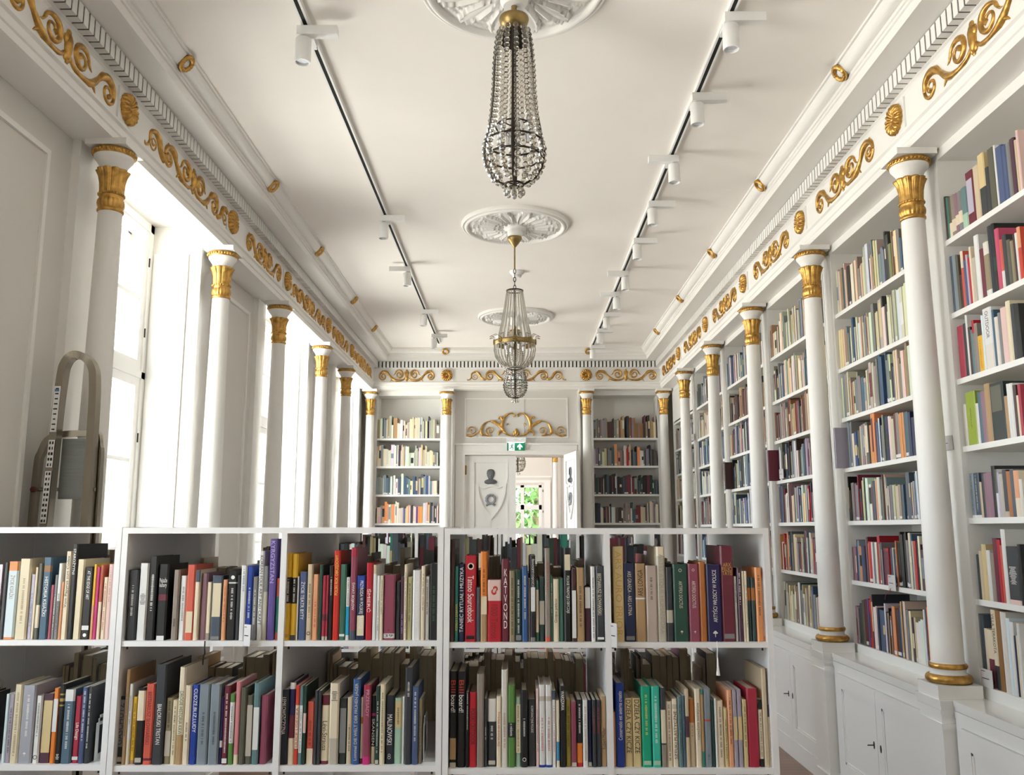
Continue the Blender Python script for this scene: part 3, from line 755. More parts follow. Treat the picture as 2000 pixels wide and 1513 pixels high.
(-994.0,19.0,225,'cream','',('~','k','u',0.3,0.55),''),
(-973.0,20.0,227,'royal','*.05-.1:royal',('CUDZE,BLIZ,LUDY','w','d',0.4,0.95),'white lettering'),
(-952.0,32.0,229,'steel','',('~','k','d',0.25,0.65),'first of two alike'),
(-918.0,31.0,229,'steel','',('~','k','d',0.25,0.65),'second of two alike'),
(-886.0,9.0,191,'indigo','.25-.35:white','',''),
(-876.4,17.4,225,'maroon','*.02-.08:white',('~','w','d',0.15,0.9),'white shelfmark'),
(-858.0,14.0,201,'leaf','.3-.88:white',('~','k','u',0.32,0.85),'white middle'),
(-842.0,14.0,235,'pink','0-.12:ivory','','pink faded spine'),
(-827.0,18.0,219,'olivegrey','','',''),
(-808.0,19.0,196,'olivegrey','*.12-.86:stone','','long grey sticker'),
(-788.0,19.0,232,'tealgrey','*.18-.7:white','','white sticker'),
(-766.0,19.0,196,'rosewood','','','dull rose'),
]),
'D3': (0.813, [
(-711.0,29.0,213,'navyblack','',('ŁEMKOWSZCZYZNA','w','d',0.4,0.9),'bold white title'),
(-681.0,18.0,233,'indigo','.92-1:white,.0-.32:cream,.32-.6:maroon','','torn paper sticker'),
(-662.0,12.0,225,'vermilion','.2-.75:cream',('ULICE LISIECKA','r','u',0.22,0.72),'red lettering'),
(-649.4,10.4,224,'tealgrey','*.15-.75:white',('~','k','u',0.17,0.72),''),
(-638.0,9.0,224,'forest','.4-.65:blush','',''),
(-628.0,23.0,178,'coral','*0-.25:cream',('~','m','u',0.3,0.7),'torn top'),
(-604.4,9.4,210,'charcoal','','',''),
(-594.0,9.0,210,'charcoal','','',''),
(-584.4,23.4,197,'ivory','.85-1:maroon,0-.05:maroon',('Lévi-Strauss','k','d',0.2,0.62),'black portrait drawing'),
(-560.0,28.0,231,'cream','0-.32:stone',('~','k','h',0.78,0.9),'two-tone cloth'),
(-531.0,23.0,187,'blackgreen','*.17-.85:greyish','','long grey sticker'),
(-507.0,15.0,190,'sand','',('~','k','u',0.2,0.6),''),
(-491.0,22.0,243,'blue','',('Lommel DIE WELT DER FRÜHEN JÄGER','i','u',0.05,0.95),'pale title'),
(-468.0,8.0,189,'cream','.6-.7:ochre,0-.08:maroon','',''),
(-459.0,22.0,226,'rosewood','.94-1:crimson,0-.1:magenta',('PRZESĄDY','p','d',0.6,0.94),'pink title'),
(-436.0,13.0,194,'ivory','.25-1:black,.7-.74:magenta',('SKANSEN','w','d',0.27,0.66),'pink arrow'),
(-422.0,12.0,223,'forest','*.01-.06:stone',('~','w','d',0.15,0.8),''),
(-409.0,15.0,228,'ivory','',('~','k','d',0.15,0.9),'dotted title'),
(-393.0,26.0,195,'navyblack','',('MALINOWSKI','w','d',0.28,0.72),'white title'),
(-366.4,22.4,187,'mint','.55-.95:straw',('~','k','d',0.6,0.85),''),
(-343.0,7.0,191,'white','','',''),
(-335.0,21.0,276,'charcoal','',('~','w','u',0.7,0.85),'tallest slate spine'),
(-313.0,18.0,221,'slateblue','',('~','w','d',0.3,0.95),''),
(-294.0,9.0,183,'khaki','',('~','k','u',0.2,0.8),''),
]),
'D4': (0.81, [
(-202.0,23.0,273,'black','*.08-.3:tan,*0-.05:stone',(('Bill','r','d',0.76,0.92),('board!','w','d',0.57,0.75)),'tan sticker'),
(-178.0,24.0,273,'black','',(('Bill','r','d',0.76,0.92),('board!','w','d',0.57,0.75)),'no sticker'),
(-153.0,10.0,213,'black','',('~','w','d',0.5,0.98),''),
(-142.0,21.0,213,'red','',('POLSKI OUTDOOR','k','d',0.3,0.78),'dark capitals'),
(-120.0,21.0,265,'taupe','','','plain grey spine'),
(-98.4,9.4,193,'charcoal','',('~','w','d',0.4,0.6),''),
(-88.0,26.0,193,'charcoal','.66-1:white,*.03-.09:stone',('~','w','d',0.4,0.62),'white top'),
(-61.0,14.0,201,'cream','',('Das Wort in der Werbung','r','u',0.3,0.78),'red lettering'),
(-46.4,18.4,277,'offwhite','',('~','n','d',0.2,0.55),'tall pale spine'),
(-27.0,21.0,233,'leaf','.36-.54:blackgreen',('o reklamie','w','d',0.38,0.53),'dark band'),
(-4.0,15.0,197,'mint','*.2-.9:ivory',('~','k','u',0.22,0.88),''),
(12.0,19.0,219,'black','',('~','w','d',0.4,0.65),'white ring emblem'),
(32.0,24.0,191,'charcoal','',('KORPORACYJNE POLSKIE','w','d',0.5,0.9),'white capitals'),
(57.0,8.0,223,'blush','',('~','k','u',0.2,0.75),''),
(66.0,18.0,234,'white','.8-.86:stone,0-.03:royal',('~','r','u',0.2,0.6),'grey band'),
(85.0,19.0,234,'white','.8-.86:stone,0-.03:royal',('~','r','u',0.2,0.6),'grey band too'),
(105.0,10.0,217,'white','.88-1:slate',('~','r','d',0.2,0.8),''),
(117.0,9.0,189,'cream','.1-.38:cyanblue','',''),
(127.0,18.0,230,'black','',('WARSZAWA','w','d',0.7,0.94),'white capitals'),
(146.0,14.0,191,'olive','',('~','k','d',0.3,0.9),''),
(161.0,16.0,184,'rosewood','*.01-.07:stone','',''),
(178.0,17.0,190,'black','0-.35:orange,0-.06:red',('~','w','d',0.5,0.95),'orange flames'),
(196.0,14.0,190,'white','',('~','n','d',0.1,0.9),''),
(211.0,11.0,189,'navy','*.01-.07:stone','',''),
(224.0,11.0,190,'charcoal','',('~','r','u',0.5,0.88),''),
(236.0,13.0,190,'charcoal','',('~','r','u',0.5,0.88),''),
(250.0,16.0,199,'tan','',('Robert Müller','k','u',0.25,0.55),'dark lettering'),
]),
'D5': (0.803, [
(284.0,10.0,154,'peach','','',''),
(295.0,24.0,239,'royal','',('Conservatio est aeterna creatio','w','u',0.32,0.9),'white title'),
(321.0,23.0,194,'straw','',('DZIEŁA CZY KICZE','k','d',0.2,0.98),'first of two alike'),
(345.0,24.0,195,'straw','',('DZIEŁA CZY KICZE','k','d',0.2,0.98),'second of two alike'),
(371.0,28.0,229,'emerald','*.03-.08:mint',('~','y','d',0.4,0.9),'first of the pair'),
(401.0,25.0,229,'turquoise','*.03-.08:mint',('~','w','d',0.3,0.9),'second of the pair'),
(428.0,15.0,225,'charcoal','.3-.72:cream,0-.28:taupe','',''),
(444.0,18.0,185,'cream','',('~','k','u',0.1,0.95),'handwritten spine'),
(462.6,15.4,193,'cream','.85-.92:stone',('SZTUKI PLASTYCZNE','k','u',0.12,0.82),'black capitals'),
(479.0,12.0,200,'tealgrey','',('~','k','u',0.2,0.9),''),
(491.6,8.4,203,'bluegrey','',('~','k','u',0.2,0.9),''),
(501.0,11.0,221,'sand','.38-.65:plum','',''),
(513.0,16.0,192,'sand','.65-1:caramel',('~','n','u',0.45,0.6),''),
(530.0,17.0,222,'cream','',('rozważania teoretyczne','k','u',0.35,0.82),'black title'),
(547.6,8.4,221,'tan','.93-1:teal,0-.2:teal','',''),
(557.0,21.0,223,'steel','.58-.6:vermilion',('~','k','d',0.1,0.16),'red hairline'),
(579.0,8.0,191,'forest','','',''),
(588.0,6.0,194,'white','','',''),
(595.0,19.0,188,'cream','',('~','k','d',0.15,0.9),''),
(615.0,11.0,167,'straw','',('~','k','d',0.15,0.8),''),
(627.0,15.0,219,'peach','',('~','k','d',0.3,0.9),''),
(642.6,12.4,219,'mauvegrey','*.35-.65:straw','',''),
(656.0,13.0,220,'mauvegrey','*.35-.65:straw','',''),
(671.0,13.0,191,'straw','',('~','k','d',0.3,0.9),''),
(685.0,32.0,223,'crimson','','','widest red spine'),
(719.0,12.0,191,'cream','.85-1:blackgreen,0-.12:blackgreen',('~','k','u',0.15,0.8),''),
(732.0,14.0,280,'sand','','','tall beige spine'),
(747.0,11.0,176,'ivory','.8-1:charcoal',('~','k','d',0.1,0.75),''),
]),
}
BAY = [
(2.82, [
(3898,15.0,211,'brown'),
(3880,13.0,201,'teal'),
(3866,22.0,196,'olivegrey','0-.35:cream'),
(3843,34.0,192,'taupe','.1-.4:cream'),
(3808,28.0,188,'mauve','.2-.45:cream'),
(3779,30.0,186,'greyish','.2-.5:cream'),
(3746,45.0,188,'tealgrey','0-.35:mint'),
(3697,60.0,240,'maroon','*.2-.85:lavender'),
(3633,43.0,242,'sand'),
(3589,49.0,275,'straw','0-.45:charcoal'),
(3539,28.0,198,'charcoal'),
(3509,46.0,266,'olivegrey'),
(3462,11.5,266,'white'),
(3449,46.0,247,'slateblue'),
(3402,27.0,234,'slateblue'),
(3374,26.5,233,'greyish'),
(3347,32.0,237,'plum'),
(3314,16.0,219,'sand'),
(3298,14.5,253,'blush'),
]),
(2.473, [
(3893,18.0,266,'slate'),
(3872,29.0,262,'steel'),
(3842,17.5,254,'olivegrey'),
(3823,23.0,156,'brown'),
(3799,20.0,259,'coral','.7-1:cream'),
(3777,22.0,210,'slateblue'),
(3754,13.0,230,'lavender'),
(3740,16.0,210,'red'),
(3722,14.0,255,'cream'),
(3706,28.0,198,'stone'),
(3676,36.0,289,'white'),
(3639,29.0,216,'maroon'),
(3607,41.0,238,'khaki','.75-.98:offwhite,0-.1:white'),
(3564,26.0,293,'navyblack'),
(3536,21.0,294,'black','.3-.5:forest'),
(3513,29.0,262,'pinkred'),
(3483,19.0,206,'coral','0-.35:white'),
(3462,26.0,218,'charcoal'),
(3434,23.0,188,'olivegrey'),
(3409,22.0,176,'khaki'),
(3386,14.0,196,'brown'),
(3371,14.0,197,'white'),
(3356,20.0,215,'vermilion','.6-1:peach'),
]),
(2.166, [
(3881,50.0,237,'rosered'),
(3828,24.0,239,'charcoal'),
(3803,14.5,273,'white'),
(3788,19.0,214,'brown'),
(3768,15.5,197,'tealgrey'),
(3752,15.0,237,'red','0-.75:greyish'),
(3736,21.0,218,'taupe'),
(3712,37.0,156,'yellow','',('~','r','d',0.1,0.9)),
(3674,14.0,239,'ice'),
(3657,65.0,261,'white','0-.4:offwhite',('OUTDOOR','k','d',0.5,0.95)),
(3589,15.0,242,'denim'),
(3573,26.5,206,'offwhite'),
(3546,21.0,218,'greyish'),
(3523,40.0,232,'blush'),
(3482,29.5,250,'ivory'),
(3450,22.0,230,'charcoal'),
(3427,31.0,223,'black'),
]),
(1.861, [
(3892,15.0,188,'stone'),
(3876,15.0,187,'offwhite'),
(3857,77.0,235,'limegreen','',('~','k','d',0.3,0.7)),
(3779,21.0,176,'white'),
(3757,25.0,222,'bluegrey'),
(3731,29.0,222,'mauve'),
(3699,40.0,248,'tan'),
(3656,100.0,240,'blackgreen','*.5-.95:olivegrey'),
(3554,22.0,174,'tan'),
(3530,17.0,221,'white'),
(3511,22.0,220,'white'),
(3487,20.0,209,'brown'),
(3465,13.0,164,'cream'),
(3452,16.5,207,'crimson'),
]),
(1.545, [
(3882,32.0,195,'steel','0-.06:white',('~','k','d',0.15,0.95)),
(3848,42.0,194,'slate','0-.06:white',('~','w','d',0.15,0.95)),
(3804,17.0,153,'sand'),
(3786,19.0,190,'charcoal'),
(3765,32.0,188,'mauve'),
(3732,29.0,190,'mauve'),
(3701,24.0,215,'black'),
(3676,16.5,199,'white','.5-1:olivegrey'),
(3659,14.0,186,'lavender'),
(3644,24.0,177,'stone'),
(3619,27.0,193,'charcoal','0-.12:stone'),
(3591,27.0,185,'caramel'),
(3563,23.0,190,'slate'),
(3539,32.0,185,'cream','.4-1:peach'),
(3505,19.0,148,'offwhite'),
]),
(1.197, [
(3880,19.0,191,'charcoal'),
(3860,25.0,207,'sand'),
(3833,32.0,235,'straw'),
(3798,27.0,211,'white'),
(3770,27.0,201,'taupe'),
(3741,30.0,262,'maroon'),
(3709,22.0,257,'red'),
(3686,13.0,234,'coral'),
(3672,28.0,299,'white'),
(3642,82.0,230,'charcoal','.0-.08:blush',('~','w','h',0.35,0.65)),
(3559,17.0,240,'black'),
]),
(0.836, [
(3913,18.0,299,'greyish'),
(3894,24.0,295,'slate'),
(3868,19.0,241,'cream'),
(3846,41.0,239,'cream','0-.5:maroon'),
(3804,33.0,330,'cream','.0-.3:charcoal',('VILLA TERAKOTA','k','d',0.45,0.95)),
(3770,39.0,325,'bronze'),
(3730,14.0,323,'white'),
(3715,22.0,322,'offwhite'),
(3691,22.0,301,'ice'),
(3668,24.0,289,'white'),
(3642,14.0,237,'navy'),
(3627,11.0,239,'cream'),
(3615,15.0,288,'white'),
]),
]
# ------------------------------------------------------------------ free-standing shelf units
def shelf_unit(name_label, x0, x1, y0, y1, tops, div, grp=True):
    zt, zm, zl = tops
    c = tag(empty('shelving_unit', ((x0+x1)/2, y0, 0)), name_label, 'shelving unit', 'white double-sided shelving units')
    h = (x1-x0)/2; D = y1-y0; t = .018; cx = (x0+x1)/2
    MB().box(-h+.0005, h-.0005, 0, D/2-.0005, zt-t, zt).box(-h+.0005, h-.0005, D/2+.0005, D, zt-t, zt).build('top_panel', M['laminate'], c)
    for s in (-1, 1):
        a = -h+.0005 if s < 0 else h-t
        MB().box(a, a+t-.0005, 0, D/2-.0005, 0, zt-t).box(a, a+t-.0005, D/2+.0005, D, 0, zt-t).build('side_panel', M['laminate'], c)
    MB().box(div-cx-t/2, div-cx+t/2, 0.001, D/2-.0005, .06, zt-t).box(div-cx-t/2, div-cx+t/2, D/2+.0005, D, .06, zt-t).build('divider', M['laminate'], c)
    bays = ((-h+t, div-cx-t/2), (div-cx+t/2, h-t))
    for z in (zm, zl, .46, .10):
        for a, b in bays: MB().box(a+.0003, b-.0003, .004, D-.004, z-.016, z).build('shelf', M['laminate'], c)
    pl = MB().box(-h+t, h-t, .03, .045, 0, .084).build('kick_panel', M['laminate'], c)
    sc = MB()
    for a, b in bays:
        for z in (zm, zl): sc.tube([(b-.012, .02, z-.018), (b-.012, .02, z-.026)], .003, 6).tube([(a+.012, .02, z-.018), (a+.012, .02, z-.026)], .003, 6)
    sc.build('shelf_pin', M['iron'], c)
    return dict(bays=[(a+cx, b+cx) for a, b in bays], z=(zt, zm, zl), yr=y1)
UNITS = [shelf_unit('white double-sided shelving unit full of books in front of the stepladder', -1.95, -1.2095, 2.70, 3.49, (1.508, 1.172, .816), -1.70),
         shelf_unit('white double-sided shelving unit full of books, middle of the front row', -1.2085, -.2225, 2.70, 3.49, (1.506, 1.169, .813), -.711),
         shelf_unit('white double-sided shelving unit full of books, end nearest the cabinets', -.2215, .770, 2.70, 3.49, (1.502, 1.164, .8055), .2755)]
shelf_unit('white double-sided shelving unit in second row, nearer the window wall', -1.08, -.115, 5.20, 5.99, (1.505, 1.172, .816), -.59)
shelf_unit('white double-sided shelving unit in second row, nearer the cabinets', -.11, .81, 5.20, 5.99, (1.505, 1.172, .816), .36)
for k in FRONT:                                        # stand each row exactly on its own shelf
    u = UNITS[{'1': 0, '2': 1, '3': 1, '4': 2, '5': 2}[k[1]]]; FRONT[k] = (u['z'][1 if k[0] == 'C' else 2], FRONT[k][1])

# bookends, shelf tags, ribbons
def bookend(x, z, label):
    e = empty('bookend', (x, 2.74, z))
    MB().box(-.0012, 0, 0, .02, 0, .11).box(-.0012, 0, .095, .115, 0, .11).box(-.0012, 0, .02, .095, .10, .13).box(-.0012, 0, .02, .095, 0, .018).box(-.0012, 0, .012, .105, .11, .121).build('upright_plate', M['lamp_white'], e)
    MB().box(-.0012, .055, 0, .115, 0, .0015).build('foot_plate', M['lamp_white'], e)
    tag(e, label, 'bookend', 'white metal bookends')
bookend(-1.264, .8162, 'white metal bookend on lower shelf of the unit by the stepladder')
bookend(-.2795, .8132, 'white metal bookend on lower shelf of the middle unit')
def card(x, y, z, rz, w, h, label, tilt=0):
    e = empty('shelf_tag', (x, y, z), (0, 0, rz))
    MB().box(-w/2, w/2, -.002, 0, 0, h).build('card', M['tag'], e)
    m = MB().box(-w*.38, w*.2, -.0028, -.002, h*.46, h*.50).box(-w*.42, -w*.1, -.0028, -.002, h*.86, h*.89); m.build('printed_line', M['iron'], e)
    MB().box(-w/2, w/2, 0, .05, 0, .0012).build('clip_foot', M['tag'], e)
    tag(e, label, 'shelf tag', 'grey shelf tags')
card(-.8085, 2.695, 1.156, math.radians(-40), .034, .062, 'small grey shelf tag among books of the middle unit upper shelf')
card(.2915, 2.690, 1.151, math.radians(-62), .032, .070, 'small pale shelf tag before the straw-coloured book, end unit')
card(1.98, 4.02, 1.855, -PI/2+.25, .095, .066, 'grey shelf tag sticking out beside nearest column, fourth shelf')
card(1.985, 3.835, .838, -PI/2, .09, .074, 'grey shelf tag on the bottom shelf of the nearest bookcase')
card(1.985, 4.72, 1.175, -PI/2, .09, .082, 'grey shelf tag with red ribbon on the second bookcase')
card(1.985, 6.55, 1.87, -PI/2, .10, .07, 'grey shelf tag low on the third bookcase before a spiral-bound book')
card(1.97, 8.31, 1.875, -PI/2+.3, .10, .07, 'grey shelf tag beside third column, fourth bookcase edge')
card(1.97, 9.72, 2.475, -PI/2+.3, .10, .07, 'grey shelf tag beside the fourth column, high on the fifth bookcase')
rbn = MB().tube(smooth([(1.985, 4.735, 1.19), (1.975, 4.75, 1.165), (1.972, 4.78, 1.15), (1.974, 4.80, 1.125)]), .0018, 6)
tag(rbn.build('ribbon_marker', M['thread_red']), 'thin red ribbon hanging under grey shelf tag on the second bookcase', 'ribbon')
tas = empty('bookmark_tassel', (.598, 2.694, 1.07))
MB().tube([(0, 0, .098), (.001, 0, .085), (-.001, 0, .04)], .0016, 6).build('cord', M['plaster'], tas)
MB().lathe([(.006, 0), (.0035, .022), (.0022, .045), (.0015, .05)], 12).build('tassel', M['plaster'], tas)
tag(tas, 'cream bookmark tassel hanging from upper shelf of the end unit', 'bookmark')
strp = MB().tube(smooth([(-.936, 2.696, 1.17), (-.935, 2.693, 1.15), (-.934, 2.694, 1.135), (-.94, 2.70, 1.122), (-.942, 2.705, 1.10)]), .0022, 6)
tag(strp.build('black_cord', M['iron']), 'black cord hanging over upper shelf edge of the middle unit', 'cord')

# ------------------------------------------------------------------ aluminium stepladder
L = empty('stepladder', (-1.84, 3.60, 0)); ox = -1.84
def rail(pts, wx, wy):
    """rectangular tube along pts (x,z), local; wx = width across, wy = depth along y"""
    m = MB(); vs = []; k = len(pts)
    for i, (x, z, y) in enumerate(pts):
        a = pts[max(0, i-1)]; b = pts[min(k-1, i+1)]; tx, tz = b[0]-a[0], b[1]-a[1]; l = math.hypot(tx, tz); nx, nz = -tz/l, tx/l
        vs += [(x+nx*wx/2, y-wy/2, z+nz*wx/2), (x-nx*wx/2, y-wy/2, z-nz*wx/2), (x-nx*wx/2, y+wy/2, z-nz*wx/2), (x+nx*wx/2, y+wy/2, z+nz*wx/2)]
    m.add(vs, [(i*4+j, i*4+(j+1) % 4, i*4+4+(j+1) % 4, i*4+4+j) for i in range(k-1) for j in range(4)]+[(3, 2, 1, 0), tuple(range((k-1)*4, k*4))], None, 0, False)
    return m
def P_(x, z, y): return (x-ox, z, y)
hoop = smooth([P_(-1.935, .02, -.02), P_(-1.915, 1.2, -.03), P_(-1.897, 1.9, -.04), P_(-1.888, 2.12, -.04), P_(-1.880, 2.185, -.035), P_(-1.858, 2.222, -.02), P_(-1.822, 2.218, .0), P_(-1.790, 2.18, .012), P_(-1.778, 2.11, .015), P_(-1.772, 1.9, .015), P_(-1.764, 1.2, .01), P_(-1.752, .02, 0)], 6)
rail([(x, z, y) for x, z, y in hoop], .030, .046).build('handrail_frame', M['alu'], L)
rear = smooth([P_(-2.010, .02, .03), P_(-2.003, 1.2, .03), P_(-1.998, 1.72, .03), P_(-1.985, 1.82, .03), P_(-1.94, 1.885, .03), P_(-1.80, 1.90, .06), P_(-1.765, 1.86, .06), P_(-1.755, 1.6, .06), P_(-1.75, .02, .06)], 6)
rail(rear, .026, .03).build('rear_frame', M['alu'], L)
pf = MB().box(-1.895-ox, -1.788-ox, .012, .030, 1.625, 1.875)
for i in range(17): pf.box(-1.89-ox, -1.792-ox, .006, .012, 1.632+i*.0145, 1.638+i*.0145)
pf.build('platform', M['alu_dark'], L)
tr_ = MB()
for z in (.30, .58, .86, 1.14, 1.42): tr_.box(-1.91-ox, -1.76-ox, -.03, .03, z-.012, z+.012)
tr_.build('tread', M['alu_dark'], L)
MB().tube([P_(-1.985, 0, 0)[:1]+(.03, 1.665), P_(-1.75, 0, 0)[:1]+(.03, 1.665)], .008, 10).build('cross_bar', M['alu'], L)
def sticker(z0, z1, rows, cols, name):
    xa = lambda z: (-1.915+(z-1.2)*.0265)-ox
    ya = -.0645
    s = MB().add([(xa(z0)-.013, ya, z0), (xa(z0)+.013, ya, z0), (xa(z1)+.013, ya-.001, z1), (xa(z1)-.013, ya-.001, z1)], [(0, 1, 2, 3)]).build(name, M['white_card'], L)
    g = MB(); rr = random.Random(int(z0*100))
    for i in range(rows):
        z = z0+(i+.5)*(z1-z0)/rows
        for j in range(cols):
            x = xa(z)+(j+.5-cols/2)*.022/cols; q = .009/cols*rr.uniform(.5, 1); hq = (z1-z0)/rows*.28*(1 if cols > 1 else .5)
            g.add([(x-q, ya-.0012, z-hq), (x+q, ya-.0012, z-hq), (x+q*.8, ya-.0012, z+hq), (x-q, ya-.0012, z+hq*.7)], [(0, 1, 2, 3)])
    g.build('sticker_print', M['iron'], s)
sticker(1.895, 2.085, 9, 1, 'instruction_sticker'); sticker(1.75, 1.862, 5, 2, 'instruction_sticker'); sticker(1.525, 1.735, 10, 2, 'instruction_sticker')
st_ = MB().box(-1.9015-ox, -1.8835-ox, -.0675, -.0665, 2.062, 2.072).build('logo_strip', INK['b'], L)
dot = MB().lathe([(.012, 0), (.012, .006), (.008, .008)], 20); dot.xf(Matrix.Translation((-2.0-ox, .0155, 1.665)) @ Matrix.Rotation(PI/2, 4, 'X')); dot.build('end_plug', M['red_dot'], L)
fc = MB()
for x, y in ((-1.935, -.02), (-1.752, 0), (-2.008, .03), (-1.75, .06)): fc.box(x-ox-.02, x-ox+.02, y-.016, y+.016, 0, .03)
fc.build('rubber_foot', M['iron'], L)
tag(L, 'folded aluminium stepladder with looped handrail leaning by the first column', 'stepladder')
# ------------------------------------------------------------------ built-in bookcases along the right wall
SZ = [1.197, 1.545, 1.861, 2.166, 2.473, 2.82]
for i in range(6):
    y0, y1 = RY[2+i] if i else RY[2], RY[3+i]
    y0, y1 = RY[2:][i], RY[2:][i+1]
    if i == 5: y1 = YF
    nm = ORDW[i]
    c = tag(empty('bookcase', (2.0, (y0+y1)/2, .785)), 'tall white built-in bookcase, %s from the camera along the bookcase wall' % nm, 'bookcase', 'white built-in bookcases')
    h = (y1-y0)/2; Z = .785
    MB().box(.38, .42, -h, h, 0, 2.48).build('back_panel', M['case'], c)
    for s in (-1, 1):
        a, b = (-h, -h+.125) if s < 0 else (h-.05, h)
        q0, q1 = (b-.014, b) if s < 0 else (a, a+.014)
        MB().box(-.006, .38, a, b, 0, 2.43).box(-.010, -.006, q0, q1, 0, 2.43).build('side_panel', M['case'], c)
    MB().box(-.010, .38, -h, h, 2.43, 2.455).box(-.010, .0, -h, h, 2.455, 2.48).box(.0, .38, -h, h, 2.455, 2.47).build('header', M['case'], c)
    MB().box(-.006, .38, -h+.125, h-.05, 0, .051).build('base_rail', M['case'], c)
    if i == 5: MB().box(-.004, .0, -h+.125, h-.05, 2.05, 2.43).build('blank_panel', M['case'], c)
    for z in SZ: MB().box(0, .38, -h+.125, h-.05, z-.025-Z, z-Z).build('shelf', M['case'], c)
# base cabinets and the worktop
w = MB().box(1.832, 2.0, YB+.02, YF-.1, .762, .785); w.box(1.838, 1.99, YB+.02, YF-.1, .745, .762)
for y in RY: w.box(1.779, 1.832, y-.118, y+.118, .762, .785).box(1.784, 1.838, y-.113, y+.113, .745, .762)
tag(w.build('worktop', M['counter']), 'long glossy white worktop running beneath the bookcases', 'worktop')
for i in range(6):
    y0, y1 = RY[2:][i]+.113, RY[2:][i+1]-.113
    if i == 5: y1 = YF-.12
    c = tag(empty('base_cabinet', (1.84, (y0+y1)/2, 0)), 'low white two-door base cabinet under bookcase, %s from the camera' % ORDW[i], 'cabinet', 'white base cabinets')
    h = (y1-y0)/2
    MB().box(.012, .56, -h, h, .0, .743).box(.002, .012, -h, h, .685, .743).box(-.002, .002, -h, h, .715, .743).box(.002, .012, -h, -h+.05, .12, .685).box(.002, .012, h-.05, h, .12, .685).build('carcass', M['gloss'], c)
    MB().box(-.008, .012, -h, h, 0, .115).box(-.003, .012, -h, h, .115, .125).build('plinth', M['gloss'], c)
    for s in (-1, 1):
        a, b = (-h+.053, -.0015) if s < 0 else (.0015, h-.053)
        t = .075; d = MB()
        d.box(-.010, .010, a, a+t, .13, .682).box(-.010, .010, b-t, b, .13, .682).box(-.010, .010, a+t, b-t, .13, .13+t).box(-.010, .010, a+t, b-t, .682-t, .682)
        d.box(-.002, .010, a+t, b-t, .13+t, .682-t)
        e = .012
        d.box(-.007, -.002, a+t, a+t+e, .13+t, .682-t).box(-.007, -.002, b-t-e, b-t, .13+t, .682-t).box(-.007, -.002, a+t, b-t, .13+t, .13+t+e).box(-.007, -.002, a+t, b-t, .682-t-e, .682-t)
        door = d.build('cabinet_door', M['gloss'], c)
        yk = .042*s
        MB().add([(-.0105, yk+.008*math.cos(q*PI/6), .405+.019*math.sin(q*PI/6)) for q in range(12)]+[(-.013, yk+.007*math.cos(q*PI/6), .405+.018*math.sin(q*PI/6)) for q in range(12)],
                 [(q, (q+1) % 12, 12+(q+1) % 12, 12+q) for q in range(12)]+[tuple(range(12, 24))]).build('escutcheon', M['iron'], door)
        if s > 0:
            k = MB().tube([(-.012, yk, .405), (-.045, yk, .405)], .003, 8)
            k.tube([(-.057-.0001, yk+.0, .405)]+[(-.057+.012*math.cos(2*PI*q/16), yk+.008*math.sin(2*PI*q/16)*.9, .405+.009*math.sin(2*PI*q/16)) for q in range(16)][:0] or [(-.057+.012*math.cos(2*PI*q/16), yk, .405+.010*math.sin(2*PI*q/16)) for q in range(16)], .0028, 6, 0, True)
            k.build('key', M['iron'], door)
for i, (y0, y1) in enumerate([(2.43, 3.86)]): pass

# ------------------------------------------------------------------ end wall, double door, far bookcases
YW = 11.14
wf = MB()
wf.box(-2.6, -.84, 11.45, 11.55, 0, CEIL).box(.84, 2.6, 11.45, 11.55, 0, CEIL)
wf.box(-.84, -.66, YW, 11.55, 0, CEIL).box(.645, .84, YW, 11.55, 0, CEIL).box(-.66, .645, YW, 11.55, 2.435, CEIL)
wf.box(-2.03, -.84, 11.18, 11.45, 3.265, CEIL).box(.84, 2.52, 11.18, 11.45, 3.265, CEIL)
wall_far = struct(wf.build('wall_far', M['wall']))
t = MB()
t.box(-.775, -.66, YW-.02, YW, 0, 2.44).box(.645, .775, YW-.02, YW, 0, 2.44).box(-.775, .775, YW-.02, YW, 2.44, 2.47).box(-.775, .775, YW-.032, YW, 2.47, 2.49)
t.box(-.775, .775, YW-.016, YW, 2.49, 2.56).box(-.80, .80, YW-.04, YW, 2.56, 2.585)
t.box(-.775, -.69, YW-.024, YW-.016, 2.495, 2.555).box(.69, .775, YW-.024, YW-.016, 2.495, 2.555)
for q in ((-.665, -.65, 2.66, 3.17), (.65, .665, 2.66, 3.17), (-.65, .65, 3.155, 3.17), (-.65, .65, 2.655, 2.672)): t.box(q[0], q[1], YW-.010, YW, q[2], q[3])
t.box(-.82, -.79, YW-.03, YW, 0, 3.265).box(.79, .82, YW-.03, YW, 0, 3.265)
struct(t.build('trim_5', M['trim'], wall_far))
# over-door scroll
od = MB(); K = .001239
def OD(pts, wd, d=.016):
    p = smooth(pts) if len(pts) < 12 else pts
    for s in (1, -1): od.ribbon([(s*u*K, v*K) for u, v in p], [q*K for q in wd], d)
OD([(16, 214), (22, 232), (52, 242), (95, 228), (128, 190), (150, 120), (134, 62), (88, 20), (22, 6)], [8, 7, 7, 10, 15, 17, 15, 10, 7])
OD([(16, 214), (24, 208), (30, 216), (26, 224)], [7, 6, 5, 3])
OD([(146, 172), (160, 200), (178, 202), (184, 186), (174, 182)], [10, 9, 7, 6, 3])
OD([(112, 42), (140, 58), (172, 50), (184, 24), (174, 10)], [8, 12, 13, 9, 3])
OD([(100, 118), (86, 134), (80, 122)], [7, 6, 2])
OD([(136, 70), (168, 108), (205, 136), (240, 154), (272, 166)], [6, 16, 18, 14, 3])
OD([(262, 158), (300, 152), (336, 128), (356, 92), (366, 48), (352, 18), (345, 5)], [4, 6, 9, 14, 15, 10, 3])
